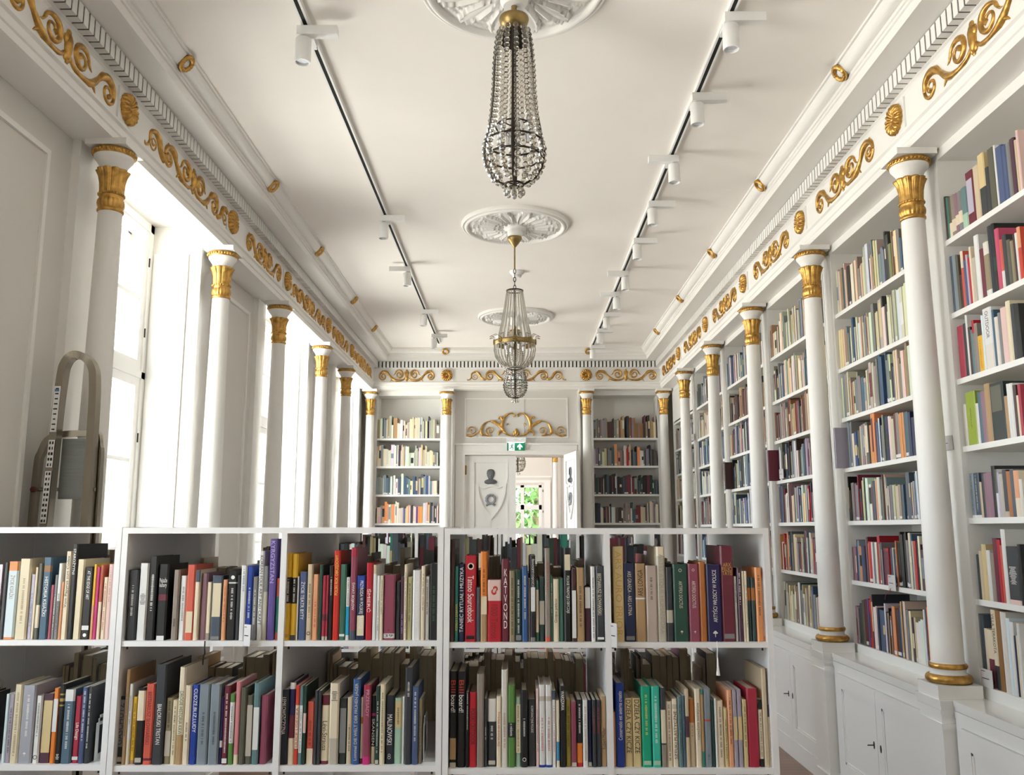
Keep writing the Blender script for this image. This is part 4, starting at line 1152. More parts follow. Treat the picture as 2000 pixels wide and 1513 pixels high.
OD(spiral(272, 58, 50, 10, -100, 400, 40), [9, 6, 5, 5, 5, 9])
OD([(352, 22), (300, 6), (262, 8)], [6, 5, 5])
OD([(360, 84), (392, 44), (430, 14), (470, 4), (505, 12), (514, 2)], [4, 6, 7, 12, 12, 3])
OD(spiral(455, 58, 52, 10, -20, 430, 40), [6, 6, 5, 5, 9])
o = od.build('overdoor_ornament', M['gold'])
p = MB()
for c_, r, sz in (((0, -.004, .062), .022, 2.0), ((-.022, -.003, .035), .016, 1.3), ((.022, -.003, .035), .016, 1.3), ((0, -.003, .018), .012, 1.6), ((-.032, -.002, .052), .011, 1.5), ((.032, -.002, .052), .011, 1.5)): p.ball(c_, r, 12, 8, 0, sz, False)
for v in range(len(p.v)): p.v[v] = (p.v[v][0], p.v[v][1]*.6, p.v[v][2])
p.build('palmette', M['gold'], o)
o.location = (-.002, YW-.010, 2.673); tag(o, 'large gilded scroll and palmette ornament on panel above the door', 'ornament')

def shield_pts(w, h, n=10):
    r = [(0, .06*h+0), (.25*w, -.02*h), (.42*w, .02*h), (.5*w, .06*h)]
    s = [(.5*w*(1-(t/n)**2.2)+.0, .06*h-(h*1.0)*(t/n)) for t in range(1, n+1)]
    half = r+s
    return half+[(-x, z) for x, z in half[::-1][1:-1]]
def leaf(name, n, kind_label):
    d = struct(empty('door_%d' % n)); W, Hh = .637, 2.43
    m = MB(); fx0, fx1, fz1 = .105, .525, 2.34
    m.box(0, fx0, -.03, .015, .01, Hh).box(fx1, W, -.03, .015, .01, Hh).box(fx0, fx1, -.03, .015, fz1, Hh).box(fx0, fx1, -.03, .015, .01, .15)
    m.box(fx0, fx1, -.018, .003, .15, fz1)
    for s in (-1, 1):
        y0, y1 = (-.034, -.03) if s < 0 else (.015, .019)
        for q in ((fx0-.012, fx0, .14, fz1+.012), (fx1, fx1+.012, .14, fz1+.012), (fx0, fx1, fz1, fz1+.012)): m.box(q[0], q[1], y0, y1, q[2], q[3])
    m.build('door_leaf', M['trim'], d)
    cx = (fx0+fx1)/2
    for side, y in ((-1, -.018), (1, .003)):
        # shield: raised border band
        P0 = shield_pts(.40, .46); P1 = shield_pts(.31, .36); k = len(P0); s = MB(); vs = []
        for (pts, dz, hh) in ((P0, 2.045, 0), (P0, 2.045, .018), (P1, 2.016, .018), (P1, 2.016, 0)):
            vs += [(cx+x, y+side*hh, dz+z) for x, z in pts]
        s.add(vs, [(r*k+j, r*k+(j+1) % k, (r+1)*k+(j+1) % k, (r+1)*k+j) for r in range(3) for j in range(k)])
        s.build('shield_moulding', M['trim'], d)
        b = MB()                                      # helmeted bust relief
        b.lathe([(.006, 2.125), (.022, 2.13), (.026, 2.15), (.034, 2.17), (.038, 2.20), (.037, 2.225), (.029, 2.247), (.012, 2.258)], 20)
        b.ribbon([(-.040, 2.205), (0, 2.196), (.040, 2.205)], [.004, .005, .004], .04)
        b.lathe([(.030, 2.066), (.052, 2.075), (.062, 2.092), (.055, 2.112), (.028, 2.128)], 20)
        b.ball((0, -.036, 2.175), .009, 8, 6, 0, 1.5, False)
        for v in range(len(b.v)): b.v[v] = (cx+b.v[v][0]*1.35, y+side*abs(b.v[v][1])*.6, b.v[v][2])
        b.build('bust_relief', M['greypaint'], d)
        r = MB(); N = 30
        r.tube([(cx+.054*math.cos(2*PI*i/N), y+side*.006, 1.875+.054*math.sin(2*PI*i/N)) for i in range(N)], [.017+.003*math.sin(i*4.1) for i in range(N)], 8, 0, True)
        r.tube([(cx-.012, y+side*.006, 1.822), (cx-.058, y+side*.005, 1.797)], [.011, .015], 8).tube([(cx+.012, y+side*.006, 1.822), (cx+.058, y+side*.005, 1.797)], [.011, .015], 8)
        r.build('wreath_relief', M['greypaint'], d)
    MB().box(-.012, .008, -.040, -.030, 2.19, 2.30).lathe([(.008, 2.185), (.008, 2.305)], 10, -.006, -.038).build('door_hinge', M['brass'], d)
    return d
d1 = leaf('door', 1, ''); d1.location = (-.645, YW+.06, 0)
d2 = copy_tree(d1); d2.name = 'door_2'
# the right leaf stands open into this room: hinged on the right jamb, mirrored by turning it round
d2.location = (.632, YW-.03, 0); d2.rotation_euler = (0, 0, math.radians(-79.5)); d2['kind'] = 'structure'
for ch_ in list(d2.children):
    if ch_.name.startswith('door_hinge'): bpy.data.objects.remove(ch_)

def far_case(x0, x1, label):
    c = tag(empty('bookcase', ((x0+x1)/2, 11.14, 0)), label, 'bookcase'); h = (x1-x0)/2
    MB().box(-h, h, .29, .31, 0, 3.265).build('back_panel', M['case'], c)
    for s in (-1, 1): MB().box(-h if s < 0 else h-.06, -h+.06 if s < 0 else h, -.006, .29, 0, 3.265).build('side_panel', M['case'], c)
    MB().box(-h+.06, h-.06, -.006, .29, 3.205, 3.265).build('header', M['case'], c)
    for z in (.84, 1.205, 1.575, 1.935, 2.295, 2.652): MB().box(-h+.06, h-.06, 0, .29, z-.025, z).build('shelf', M['case'], c)
    MB().box(-h+.06, h-.06, -.04, .29, 0, .80).build('base_panel', M['gloss'], c)
far_case(-1.85, -.92, 'white built-in bookcase on end wall between window wall and door')
far_case(.93, 1.872, 'white built-in bookcase on end wall between door and bookcase wall')

# exit sign
e = empty('exit_sign', (-.005, YW-.05, 2.485))
MB().box(-.055, .055, .0, .008, .095, .105).box(-.115, .115, -.003, .006, 0, .103).build('sign_plate', M['lamp_white'], e)
g = MB().box(-.114, -.094, -.0045, -.003, .001, .102).box(-.018, .114, -.0045, -.003, .001, .102).build('green_field', M['sign_green'], e)
MB().box(-.094, -.018, -.0045, -.003, .001, .102).build('white_field', M['sign_white'], e)
a = MB(); ax = .048
a.add([(ax-.012, -.0055, .014), (ax+.012, -.0055, .014), (ax+.012, -.0055, .050), (ax+.034, -.0055, .038), (ax+.034, -.0055, .058), (ax, -.0055, .092), (ax-.034, -.0055, .058), (ax-.034, -.0055, .038), (ax-.012, -.0055, .050)], [tuple(range(9))])
a.build('arrow', M['sign_white'], e)
r = MB(); rx_ = -.052
r.ball((rx_+.010, -.0056, .088), .0065, 12, 8)
for a_, b_, q in (((.004, .078), (-.004, .050), .0075), ((.004, .076), (.024, .072), .0034), ((.024, .072), (.030, .062), .003), ((.002, .076), (-.014, .070), .0034), ((-.014, .070), (-.018, .056), .003), ((-.004, .050), (.012, .040), .005), ((.012, .040), (.012, .014), .0042), ((-.004, .050), (-.014, .032), .005), ((-.014, .032), (-.032, .030), .004)):
    r.tube([(rx_+a_[0], -.0056, a_[1]), (rx_+b_[0], -.0056, b_[1])], q, 8)
for v in range(len(r.v)): r.v[v] = (r.v[v][0], -.0046+(r.v[v][1]+.0056)*.05, r.v[v][2])
r.build('running_figure', M['sign_green'], e)
hsg = MB().box(-.125, .128, -.02, .03, .107, .165).build('lamp_housing', M['lamp_white'], e)
MB().box(-.10, .10, -.012, .0, .1055, .1068).build('lamp_strip', M['lit_strip'], e)
text('WYJŚCIE', hsg, INK['k'], 0, -.0205, .140, .06, .012, 'h', 'housing_text')
tag(e, 'green and white emergency exit sign with running figure over the door', 'exit sign')
cb_ = MB().tube([(.10, YW-.005, 2.65), (.10, YW-.006, 2.9), (.101, YW-.004, 3.20)], .0025, 6)
tag(cb_.build('cable', M['tag']), 'thin grey cable running up the panel from the exit sign', 'cable')

# ------------------------------------------------------------------ next room and trees outside
NY = 19.2
nr = MB().box(-3.2, 3.2, 11.55, NY+.2, -.05, 0)
struct(nr.build('floor_next', M['parquet']))
struct(MB().box(-3.2, 3.2, 11.55, NY+.2, CEIL, CEIL+.1).build('ceiling_next', M['ceiling']))
n = MB().box(-3.0, -2.9, 11.55, 15.6, 0, CEIL).box(-3.0, -2.9, 17.2, NY, 0, CEIL).box(-3.0, -2.9, 11.55, NY, 0, .8).box(-3.0, -2.9, 11.55, NY, 3.3, CEIL)
n.box(2.9, 3.0, 11.55, NY, 0, CEIL)
WX0, WX1, WZ0, WZ1 = -.57, .55, .9, 2.45
n.box(-3.0, WX0, NY, NY+.15, 0, CEIL).box(WX1, 3.0, NY, NY+.15, 0, CEIL).box(WX0, WX1, NY, NY+.15, 0, WZ0).box(WX0, WX1, NY, NY+.15, WZ1, CEIL)
wn_ = struct(n.build('wall_next', M['wall']))
q = MB().box(-.75, .75, NY-.03, NY, 2.50, 2.56).box(.60, .74, NY-.03, NY, 0, 2.50).box(-.76, .78, NY-.02, NY, 2.62, 2.65).box(.76, .785, NY-.02, NY, 2.65, 3.2).box(1.0, 1.04, NY-.03, NY, 0, 3.2)
struct(q.build('trim_6', M['trim'], wn_))
wf2 = tag(empty('window_6', ((WX0+WX1)/2, NY+.04, WZ0)), kind='structure'); f = MB(); hw = (WX1-WX0)/2; hz = WZ1-WZ0
f.box(-hw, -hw+.06, -.03, .03, 0, hz).box(hw-.06, hw, -.03, .03, 0, hz).box(-hw, hw, -.03, .03, 0, .07).box(-hw, hw, -.03, .03, hz-.05, hz).box(.10, .175, -.03, .03, 0, hz).box(-hw, hw, -.03, .03, 1.02, 1.12).box(-hw, hw, -.015, .015, .60, .625)
f.build('window_frame', M['trim'], wf2)
MB().quad((-hw, 0, 0), (hw, 0, 0), (hw, 0, hz), (-hw, 0, hz)).build('window_pane', M['glass'], wf2)
l_ = MB(); random.seed(5)
for y, z in ((-.05, .5), (-.05, .95), (-.05, 1.4)): l_.box(hw+.02, hw+.035, y, y+.03, z, z+.05)
l_.build('window_hinge', M['iron'], wf2)
portal((WX0+WX1)/2, NY+.3, (WZ0+WZ1)/2, WX1-WX0, WZ1-WZ0, (-PI/2, 0, 0))
for a_, b_ in ((15.6, 17.2),): portal(-3.05, (a_+b_)/2, 2.05, 2.5, b_-a_, (0, -PI/2, 0))
nc = copy_tree(PROTO); nc.location = (.845, NY-.16, 0); nc.rotation_euler = (0, 0, PI/2)
tag(nc, 'white column with gilded capital in the next room beyond the open door', 'column', None, 'thing')
def tree(x, y, h, label):
    t = empty('tree', (x, y, -1.0)); rnd = random.Random(int(x*100+y*10))
    pts = [(0, 0, 0), (.05, 0, h*.3), (.2, .05, h*.6), (.35, 0, h)]
    tr = MB().tube(pts, [.22, .18, .15, .08], 10); tr.tube([(.1, 0, h*.4), (-.5, .1, h*.7), (-.9, 0, h*.85)], [.1, .07, .03], 8)
    tr.build('trunk', M['bark'], t)
    lv = MB()
    for _ in range(1700):
        a = rnd.random()*2*PI; rr = 1.5*math.sqrt(rnd.random()); z = h*(.25+.75*rnd.random())
        c = Vector((rr*math.cos(a), rr*math.sin(a)*.6-.2, z)); u = Vector((rnd.gauss(0, 1), rnd.gauss(0, 1), rnd.gauss(0, 1))).normalized(); v = u.cross(Vector((rnd.random(), .3, .7))).normalized()
        s = .10+.08*rnd.random(); lv.add([c-u*s, c-v*s*.45, c+u*s, c+v*s*.45], [(0, 1, 2, 3)])
    lv.build('foliage', M['leafm'], t)
    tag(t, label, 'tree')
tree(.35, 24.0, 4.4, 'tree with brown trunk seen through the next room window')
tree(-3.3, 26.5, 3.6, 'lower bushy green tree beyond the next room window')
struct(MB().box(-12, 12, NY+.3, 40, -1.05, -1.0).build('ground', mat('garden_ground', (.42, .42, .30, 1), .9, noise=.2)))

# ------------------------------------------------------------------ books
PAL = dict(apricot=('apricot', '#d98f56'), black=('black', '#191818'), blackgreen=('greenish black', '#1c2624'), blue=('mid blue', '#34588c'), bluegrey=('blue-grey', '#4d6475'), blush=('pale pink', '#d8b9b2'),
 bronze=('bronze brown', '#8a6238'), brown=('dark brown', '#432a26'), caramel=('caramel brown', '#a9672f'), charcoal=('charcoal', '#35373b'), coral=('coral', '#c85a48'), cream=('cream', '#dccdb4'), crimson=('crimson', '#a32a3f'),
 denim=('denim blue', '#3d5a70'), emerald=('emerald green', '#0f9a76'), forest=('dark green', '#1d3a30'), green=('muted green', '#3c6a58'), greige=('greige', '#b3a397'), greyish=('grey', '#7b7a7a'), ice=('icy pale blue', '#cfdde3'),
 indigo=('deep indigo', '#221a4a'), ivory=('ivory', '#d9ccae'), khaki=('khaki', '#8a7d62'), lavender=('lavender', '#b3adbf'), leaf=('leaf green', '#56823f'), lime=('pale lime', '#b3ad80'), limegreen=('lime green', '#93a53f'),
 magenta=('magenta', '#bf2f74'), maroon=('maroon', '#672433'), mauve=('mauve', '#8d6b78'), mauvegrey=('mauve-grey', '#9b93a0'), mint=('mint', '#a0bda6'), navy=('navy', '#1f2747'), navyblack=('blue-black', '#1e2430'),
 offwhite=('off-white', '#d3cdc4'), olive=('olive', '#84752f'), olivegrey=('olive grey', '#575648'), orange=('orange', '#d67a2c'), peach=('peach', '#d79a72'), pine=('pine green', '#23463a'), pink=('pink', '#c97f84'),
 pinkred=('raspberry pink', '#bd4766'), plum=('plum', '#4a2b3b'), red=('red', '#b01d2c'), rose=('dark pink', '#a34b5c'), rosered=('rose red', '#a33247'), rosewood=('rosewood', '#8a4256'), royal=('royal blue', '#1d3c93'),
 sand=('sand', '#c5b396'), scarlet=('scarlet', '#c32a1f'), silver=('silvery', '#9c9ca4'), slate=('slate', '#46525e'), slateblue=('slate blue', '#46557a'), slategreen=('slate green', '#2f4240'), steel=('steel grey', '#7d878f'),
 stone=('stone', '#b5ad9e'), straw=('straw', '#cdb888'), tan=('tan', '#a98a63'), taupe=('taupe', '#8d8177'), teal=('teal', '#2f7a6c'), tealgrey=('teal grey', '#5f7c7e'), terracotta=('terracotta', '#b0563f'),
 turquoise=('turquoise', '#38b39a'), vermilion=('vermilion', '#c63f2c'), violet=('violet', '#5d4a8a'), white=('white', '#d8d7d4'), yellow=('yellow', '#dcae2c'),
 ochre=('ochre', '#b98a2f'), gold=('gold', '#9c8040'), cyan=('cyan', '#1e98c0'), cyanblue=('blue', '#3a86ad'))
PC = {k: lin(v[1]) for k, v in PAL.items()}
PAGE = lin('#cfc1a2')
def book_mesh(w, h, D, col, bands, rnd):
    hard = w > .017; t = min(.0026, .18*w); c = min(.0045, .24*w)
    O = [(-w/2, D), (-w/2, c), (-w/2+c, 0), (w/2-c, 0), (w/2, c), (w/2, D)]
    I = [(-w/2+t, D), (-w/2+t, c+t), (-w/2+c+.3*t, t), (w/2-c-.3*t, t), (w/2-t, c+t), (w/2-t, D)]
    zs = sorted({0.0, h}|{max(0, min(h, q*h)) for a, b, _ in bands for q in (a, b)}); m = MB()
    for a, b in zip(zs, zs[1:]):
        bc = PC[col]
        for q0, q1, cc in bands:
            if q0*h-1e-6 <= a and b <= q1*h+1e-6: bc = PC[cc]
        for j in range(5):
            m.quad((O[j][0], O[j][1], a), (O[j+1][0], O[j+1][1], a), (O[j+1][0], O[j+1][1], b), (O[j][0], O[j][1], b), bc if 0 < j < 4 else (bc if j in (0, 4) and D < .001 else PC[col]))
            m.quad((I[j+1][0], I[j+1][1], a), (I[j][0], I[j][1], a), (I[j][0], I[j][1], b), (I[j+1][0], I[j+1][1], b), PC[col])
    for z, fl in ((0, 1), (h, 0)):
        for j in range(5):
            q = [(O[j][0], O[j][1], z), (O[j+1][0], O[j+1][1], z), (I[j+1][0], I[j+1][1], z), (I[j][0], I[j][1], z)]
            m.quad(*(q if not fl else q[::-1]), PC[col])
    for k_ in (0, 5):
        q = [(O[k_][0], D, 0), (I[k_][0], D, 0), (I[k_][0], D, h), (O[k_][0], D, h)]
        m.quad(*(q if k_ else q[::-1]), PC[col])
    g = .0035 if hard else .0004
    return m, (-w/2+t, w/2-t, t+.0004, D-(.004 if hard else .0006), g, h-g)
def parse(b):
    sp, st = [], []
    for s in filter(None, b.split(',')):
        r, c = s.split(':'); k = r.startswith('*'); a, d = r.lstrip('*').split('-'); (st if k else sp).append((float(a), float(d), c))
    return sp, st
NB = [0]
EMB = {}
def book(x, y, z, rot, w, h, D, col, bands, tx, label, grp):
    rnd = random.Random(NB[0]); NB[0] += 1
    sp, st = parse(bands); e = empty('book', (x, y, z), (0, 0, rot))
    m, pb = book_mesh(w, h, D, col, sp, rnd); m.build('cover', M['cover'], e)
    MB().box(*pb).build('page_block', M['paper'], e)
    for a, b, c in st:
        k = .86 if w < .02 else .78
        MB().quad((-w/2*k, -.0005, a*h), (w/2*k, -.0005, a*h), (w/2*k, -.0005, b*h), (-w/2*k, -.0005, b*h), PC[c]).build('paper_label', M['cover'], e)
    if tx:
        body, ink, d, a, b = tx if not isinstance(tx[0], tuple) else (tx[0], 0, 0, 0, 0)
        if isinstance(body, tuple):
            for q_ in tx: text(q_[0], e, INK[q_[1]], 0, -.0006, (q_[3]+q_[4])/2*h, (q_[4]-q_[3])*h, w*.62, q_[2])
        elif body == '~':                                # lettering too small to read in the photograph: fine strokes
            m = MB(); p = a*h; hh = min(w*.34, .008); 
            if d == 'h':
                zz = b*h
                while zz > a*h:
                    ln = w*(.3+.4*rnd.random()); m.quad((-ln/2, -.0006, zz-.0016), (ln/2, -.0006, zz-.0016), (ln/2, -.0006, zz), (-ln/2, -.0006, zz)); zz -= .0042
            else:
                while p < b*h:
                    l = .0016+.0016*rnd.random(); u = hh*(.35+.15*rnd.random())
                    m.quad((-u, -.0006, p), (u*.9, -.0006, p), (u*.9, -.0006, p+l*.5), (-u, -.0006, p+l*.5)); p += l*.5+.0016+(.004 if rnd.random() < .14 else 0)
            if m.f: m.build('spine_lettering', INK[ink], e)
        else:
            k = .62 if d in 'ud' else .74
            if d == 's': text(body, e, INK[ink], 0, -.0006, (a+b)/2*h, w*.5, (b-a)*h, 's')
            elif d == 'h': text(body, e, INK[ink], 0, -.0006, (a+b)/2*h, w*.8, (b-a)*h, 'h')
            else: text(body, e, INK[ink], 0, -.0006, (a+b)/2*h, (b-a)*h, w*k, d)
    for kind, zf, sz, ink in EMB.get(label, ()):          # printed emblems: d disc, o ring, t tree, c curl
        N = 20; r = sz*w/2; zc = zf*h; m = MB()
        if kind == 'd': m.add([(r*math.cos(2*PI*i/N), -.0007, zc+r*math.sin(2*PI*i/N)) for i in range(N)], [tuple(range(N))])
        elif kind == 'o': m.add([(q*math.cos(2*PI*i/N), -.0007, zc+q*math.sin(2*PI*i/N)) for q in (r, r*.72) for i in range(N)], [(i, (i+1) % N, N+(i+1) % N, N+i) for i in range(N)])
        elif kind == 't':
            m.add([(-r*.1, -.0007, zc-r), (r*.1, -.0007, zc-r), (r*.1, -.0007, zc), (-r*.1, -.0007, zc)], [(0, 1, 2, 3)])
            for ux, uz, q in ((-.4, .3, .38), (.4, .3, .38), (0, .65, .42), (0, .15, .3)): m.add([(ux*r+q*r*math.cos(2*PI*i/N), -.0008, zc+uz*r+q*r*.7*math.sin(2*PI*i/N)) for i in range(N)], [tuple(range(N))])
        else:
            for (cx_, cz_, q, a0, a1) in ((.1, .35, .55, -60, 200), (-.05, -.35, .6, 120, 400)): m.ribbon([(cx_*r+u, zc+cz_*r+v) for u, v in spiral(0, 0, q*r, q*r*.5, a0, a1)], [.12*r, .26*r, .1*r], .0006)
            for i in range(len(m.v)): m.v[i] = (m.v[i][0], m.v[i][1]-.0004, m.v[i][2])
        m.build('spine_emblem', INK[ink], e)
    tag(e, label, 'book', grp)
    return e
EMBLEMS = {('C4', 3): [('d', .87, .62, 'i'), ('d', .87, .40, 'm')], ('C4', 6): [('c', .83, .62, 'r')], ('C2', 12): [('d', .90, .42, 'w')], ('C3', 19): [('d', .15, .16, 'm')], ('D1', 3): [('t', .12, .3, 'w')], ('D1', 4): [('o', .09, .7, 'k')], ('D4', 11): [('o', .10, .6, 'w')],
 ('C5', 9): [('t', .10, .42, 'w')], ('C5', 6): [('o', .92, .22, 'i'), ('t', .12, .24, 'i')], ('C5', 7): [('o', .92, .24, 'i'), ('t', .12, .26, 'i')], ('C3', 4): [('o', .09, .7, 'k')], ('C2', 3): [], ('C1', 14): [('d', .06, .4, 'w')], ('D3', 18): [('o', .13, .3, 'w'), ('o', .095, .34, 'w')], ('C3', 11): []}
WHERE = {'C1': 'upper shelf, unit by the stepladder', 'D1': 'lower shelf, unit by the stepladder', 'C2': 'upper shelf, middle unit, window side', 'D2': 'lower shelf, middle unit, window side', 'C3': 'upper shelf, middle unit, door side', 'D3': 'lower shelf, middle unit, door side', 'C4': 'upper shelf, end unit, door side', 'D4': 'lower shelf, end unit, door side', 'C5': 'upper shelf, end unit, cabinet side', 'D5': 'lower shelf, end unit, cabinet side'}
for k, (z, row) in FRONT.items():
    for i, (x0, w, h, c, bands, tx, note) in enumerate(row):
        rnd = random.Random(i*31+ord(k[0])*7+ord(k[1])); w_, h_ = w/1000, h/1000
        lab = '%s%s book, %s along, %s' % (PAL[c][0], (' '+{0: 'short', 1: 'tall', 2: 'thick', 3: 'slim'}[1 if h_ > .25 else 0 if h_ < .18 else 2 if w_ > .03 else 3] if (h_ > .25 or h_ < .18 or w_ > .03 or w_ < .0105) else ''), ORDW[i], WHERE[k])
        if note and len((note+' '+lab).split()) < 16: lab = lab.replace(' book,', ' book with '+note+',', 1) if not note.split()[0] in ('tall', 'tallest', 'widest', 'darkest', 'first', 'second', 'rounded', 'wide,', 'dull', 'plain', 'no', 'pink', 'torn') else lab
        lab = lab[0].lower()+lab[1:]
        if (k, i) in EMBLEMS: EMB[lab] = EMBLEMS[(k, i)]
        D = min(.235, max(.12, h_*.70))
        book(x0/1000+w_/2, 2.716+(.012*rnd.random() if h_ < .2 else .002*rnd.random()), z+.0002, 0, w_-.0004, h_, D, c, bands, tx, lab, None)
SH7 = ['bottom', 'second shelf', 'third shelf', 'fourth shelf', 'fifth shelf', 'sixth shelf', 'top']
for s, (z, row) in enumerate(BAY):
    lv = ['top shelf', 'second shelf from top', 'third shelf from top', 'fourth shelf from top', 'third shelf from bottom', 'second shelf from bottom', 'bottom shelf'][s]
    for i, b in enumerate(row):
        y0, w, h, c = b[:4]; bands = b[4] if len(b) > 4 else ''; tx = b[5] if len(b) > 5 else ''
        w_, h_ = w/1000, h/1000; y0 = min(y0/1000, 3.9035) if i else min(y0/1000, 3.9025)
        if i and y0 > last: y0 = last
        yb = b[0]/1000-w_; last = yb-.0003; wd = y0-yb
        if wd < .004: continue
        book(2.004, (y0+yb)/2, z+.0002, -PI/2, wd-.0006, min(h_, .325), min(.25, max(.13, h_*.72)), c, bands, tx, '%s book, %s along from the column, %s, nearest bookcase' % (PAL[c][0], ORDW[i], lv), None)

# the remaining books of the long walls and back rows
mass = MB(); R_ = random.Random(77)
def mbox(cx, cy, z, rot, w, h, D, col, band=None, lean=0.0):
    st = len(mass.v); t = min(.002, .2*w)
    mass.add([(-w/2, 0, 0), (w/2, 0, 0), (w/2, D, 0), (-w/2, D, 0), (-w/2, 0, h), (w/2, 0, h), (w/2, D, h), (-w/2, D, h)], [(0, 1, 5, 4), (1, 2, 6, 5), (3, 0, 4, 7), (0, 3, 2, 1)], col)
    mass.add([(-w/2+t, t, h-.002), (w/2-t, t, h-.002), (w/2-t, D-.001, h-.002), (-w/2+t, D-.001, h-.002)], [(0, 1, 2, 3)], PAGE)
    mass.add([(-w/2, 0, h), (w/2, 0, h), (w/2-t, t, h), (-w/2+t, t, h), (-w/2+t, D, h), (-w/2, D, h), (w/2, D, h), (w/2-t, D, h)], [(0, 1, 2, 3), (0, 3, 4, 5), (1, 6, 7, 2)], col)
    mass.add([(-w/2, D-.002, 0), (w/2, D-.002, 0), (w/2, D-.002, h-.002), (-w/2, D-.002, h-.002)], [(3, 2, 1, 0)], PAGE)
    if band:
        a, b, c = band; mass.add([(-w/2, -.0004, a*h), (w/2, -.0004, a*h), (w/2, -.0004, b*h), (-w/2, -.0004, b*h)], [(0, 1, 2, 3)], c)
    mass.xf(Matrix.Translation((cx, cy, z)) @ Matrix.Rotation(rot, 4, 'Z') @ Matrix.Rotation(lean, 4, 'Y'), st)
PALS = {'pale': 'cream ivory white offwhite stone sand cream ivory stone greyish taupe steel charcoal denim khaki tan ivory'.split(),
        'mixed': 'charcoal greyish white cream slate black maroon stone taupe navy offwhite steel brown plum mauve apricot slateblue red sand greyish denim white olivegrey'.split(),
        'grey': 'charcoal slate greyish steel offwhite white black stone taupe mauvegrey denim olivegrey brown navyblack'.split(),
        'blue': 'slate denim slateblue tealgrey steel white offwhite ice bluegrey greyish cream'.split(),
        'brown': 'brown taupe khaki tan charcoal stone cream bronze greyish black olivegrey maroon'.split(),
        'dark': 'black charcoal navyblack brown black slate maroon forest white khaki teal'.split(),
        'warm': 'coral peach cream sand white apricot charcoal straw blush slateblue denim violet ivory steel'.split(),
        'page': 'sand straw stone khaki sand greige taupe'.split()}
def row(p0, p1, z, axis, sgn, front, pal, hmin, hmax, rot, gap=0.0, maxh=.33):
    """books from p0 to p1 along a shelf; front = coordinate of the spines"""
    p = min(p0, p1)+.004; end = max(p0, p1)-.004-gap; cur = R_.uniform(hmin, hmax); pc = None
    while True:
        w = R_.choice((.008, .010, .012, .014, .017, .02, .024, .03, .034)); 
        if p+w > end: break
        if R_.random() < .55: cur = R_.uniform(hmin, hmax)
        h = min(maxh, cur*R_.uniform(.97, 1.03)); c = PC[R_.choice(PALS[pal])] if (pc is None or R_.random() > .18) else pc; pc = c
        c = tuple(min(.9, v*R_.uniform(.82, 1.15)) for v in c[:3])+(1,)
        q = R_.random(); bd = None
        if q < .20: bd = (.03, .10, PC['white'])
        elif q < .36: bd = (R_.uniform(.2, .5), R_.uniform(.55, .95), PC[R_.choice(('white', 'cream', 'black', 'maroon', 'steel', 'straw'))])
        d = min(.25, h*.72); off = R_.uniform(0, .008)
        if axis == 'y': mbox(front+off, p+w/2, z+.0003, rot, w-.0006, h, d, c, bd)
        else: mbox(p+w/2, front+off*sgn, z+.0003, rot, w-.0006, h, d, c, bd)
        p += w
        if R_.random() < .015: p += R_.uniform(.01, .04)
ZS = [.836]+SZ
bayp = [['mixed', 'mixed', 'mixed', 'mixed', 'pale', 'pale', 'pale'], ['pale', 'mixed', 'mixed', 'grey', 'brown', 'pale', 'pale'], ['grey', 'dark', 'blue', 'grey', 'mixed', 'brown', 'blue'], ['grey', 'blue', 'brown', 'blue', 'blue', 'pale', 'grey'], ['grey', 'mixed', 'brown', 'pale', 'grey', 'grey', 'grey']]
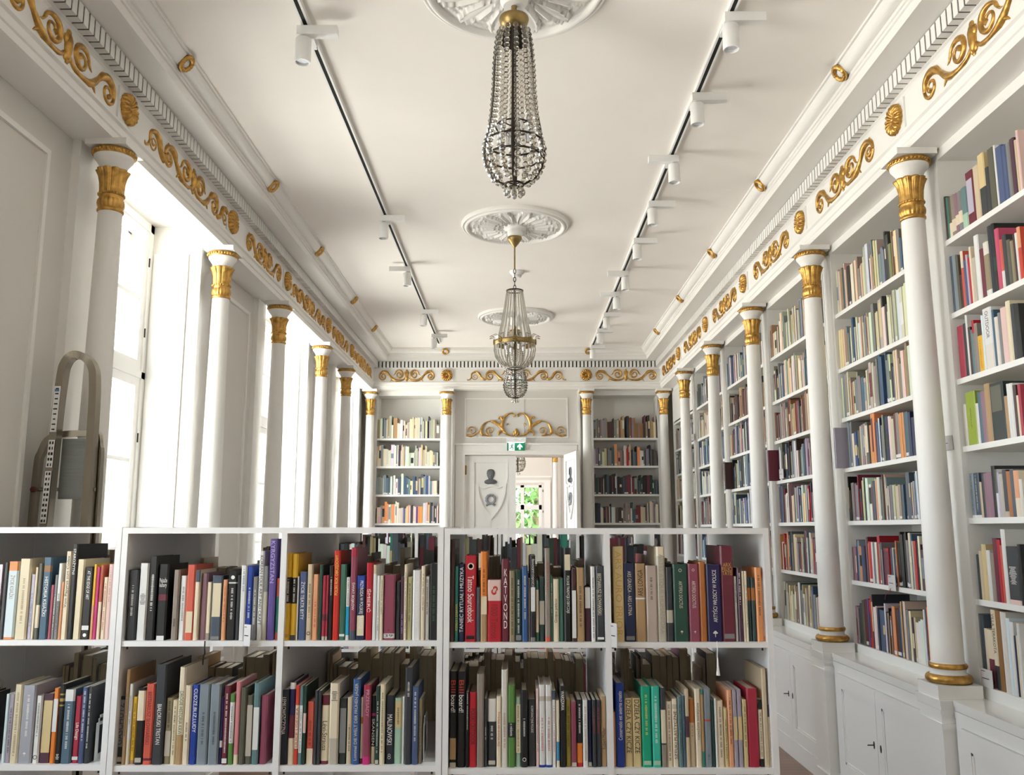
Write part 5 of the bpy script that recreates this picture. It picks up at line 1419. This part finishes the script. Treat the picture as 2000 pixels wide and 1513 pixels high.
for i in range(5):
    y0, y1 = RY[3+i]+.125, (RY[4+i] if i < 4 else YF)-.05
    for k, z in enumerate(ZS):
        if i == 4 and k == 6: continue
        if i == 0 and k == 0:
            row(y0, 4.326, z, 'y', 1, 2.004, 'grey', .2, .29, -PI/2); row(4.356, y1, z, 'y', 1, 2.004, 'mixed', .2, .29, -PI/2); continue
        row(y0, y1, z, 'y', 1, 2.004, bayp[i][k], .18, .285 if k < 6 else .30, -PI/2, .045 if (k == 3 and i < 3) else 0.0)
for x0, x1, ps in ((-1.79, -.98, ['mixed', 'mixed', 'warm', 'blue', 'pale', 'pale']), (.99, 1.812, ['dark', 'grey', 'mixed', 'dark', 'mixed', 'brown'])):
    for z, p_, hm in zip((.84, 1.205, 1.575, 1.935, 2.295, 2.652), ps, (.27, .27, .27, .27, .28, .29)): row(x0, x1, z, 'x', 1, 11.142, p_, .17, hm, 0)
for u in UNITS:                                        # the rear half of the front units, spines turned to the other side
    for x0, x1 in u['bays']:
        for z in (u['z'][1], u['z'][2]): row(x0+.003, x1-.003, z, 'x', -1, u['yr']-.006, 'brown' if x0 < -.7 else 'mixed', .17, .262, PI)
for x0, x1 in ((-1.932, -1.709), (-1.691, -1.574)):
    for z in (1.172, .816): row(x0+.003, x1, z, 'x', 1, 2.718, 'mixed', .18, .24, 0)
for x0, x1 in ((-1.06, -.60), (-.58, -.13), (-.09, .35), (.37, .79)):
    for z, p_ in ((1.172, 'dark'), (.816, 'mixed'), (.46, 'mixed')): row(x0+.004, x1-.004, z, 'x', 1, 5.216, p_, .22, .31, 0); row(x0+.004, x1-.004, z, 'x', -1, 5.974, 'mixed', .2, .29, PI)
for i, (c_, w_, h_, D_, lb) in enumerate((('mauvegrey', .022, .245, .20, 'mauve-grey book jutting out past the shelf edge, second bookcase, fourth shelf'), ('maroon', .018, .235, .19, 'maroon book jutting out past the shelf edge, third bookcase, fourth shelf'), ('brown', .020, .25, .20, 'dark brown book jutting out past the shelf edge, fourth bookcase, fourth shelf'))):
    book(1.935, RY[4+i]-.074, 1.8612, -PI/2, w_, h_, D_, c_, '', '', lb, None)
book(2.004, 4.341, .8362, -PI/2, .027, .275, .2, 'slate', '.82-1:magenta,.52-.64:coral,0-.16:teal', ('PRIME', 'y', 'd', .12, .52), 'multicoloured book with yellow title on bottom shelf, second bookcase, near first column', None)
mb = mass.build('books', M['cover']); tag(mb, 'rows of assorted books on the farther bookcases and rear shelf rows', 'books', None, 'stuff')

run_texts()
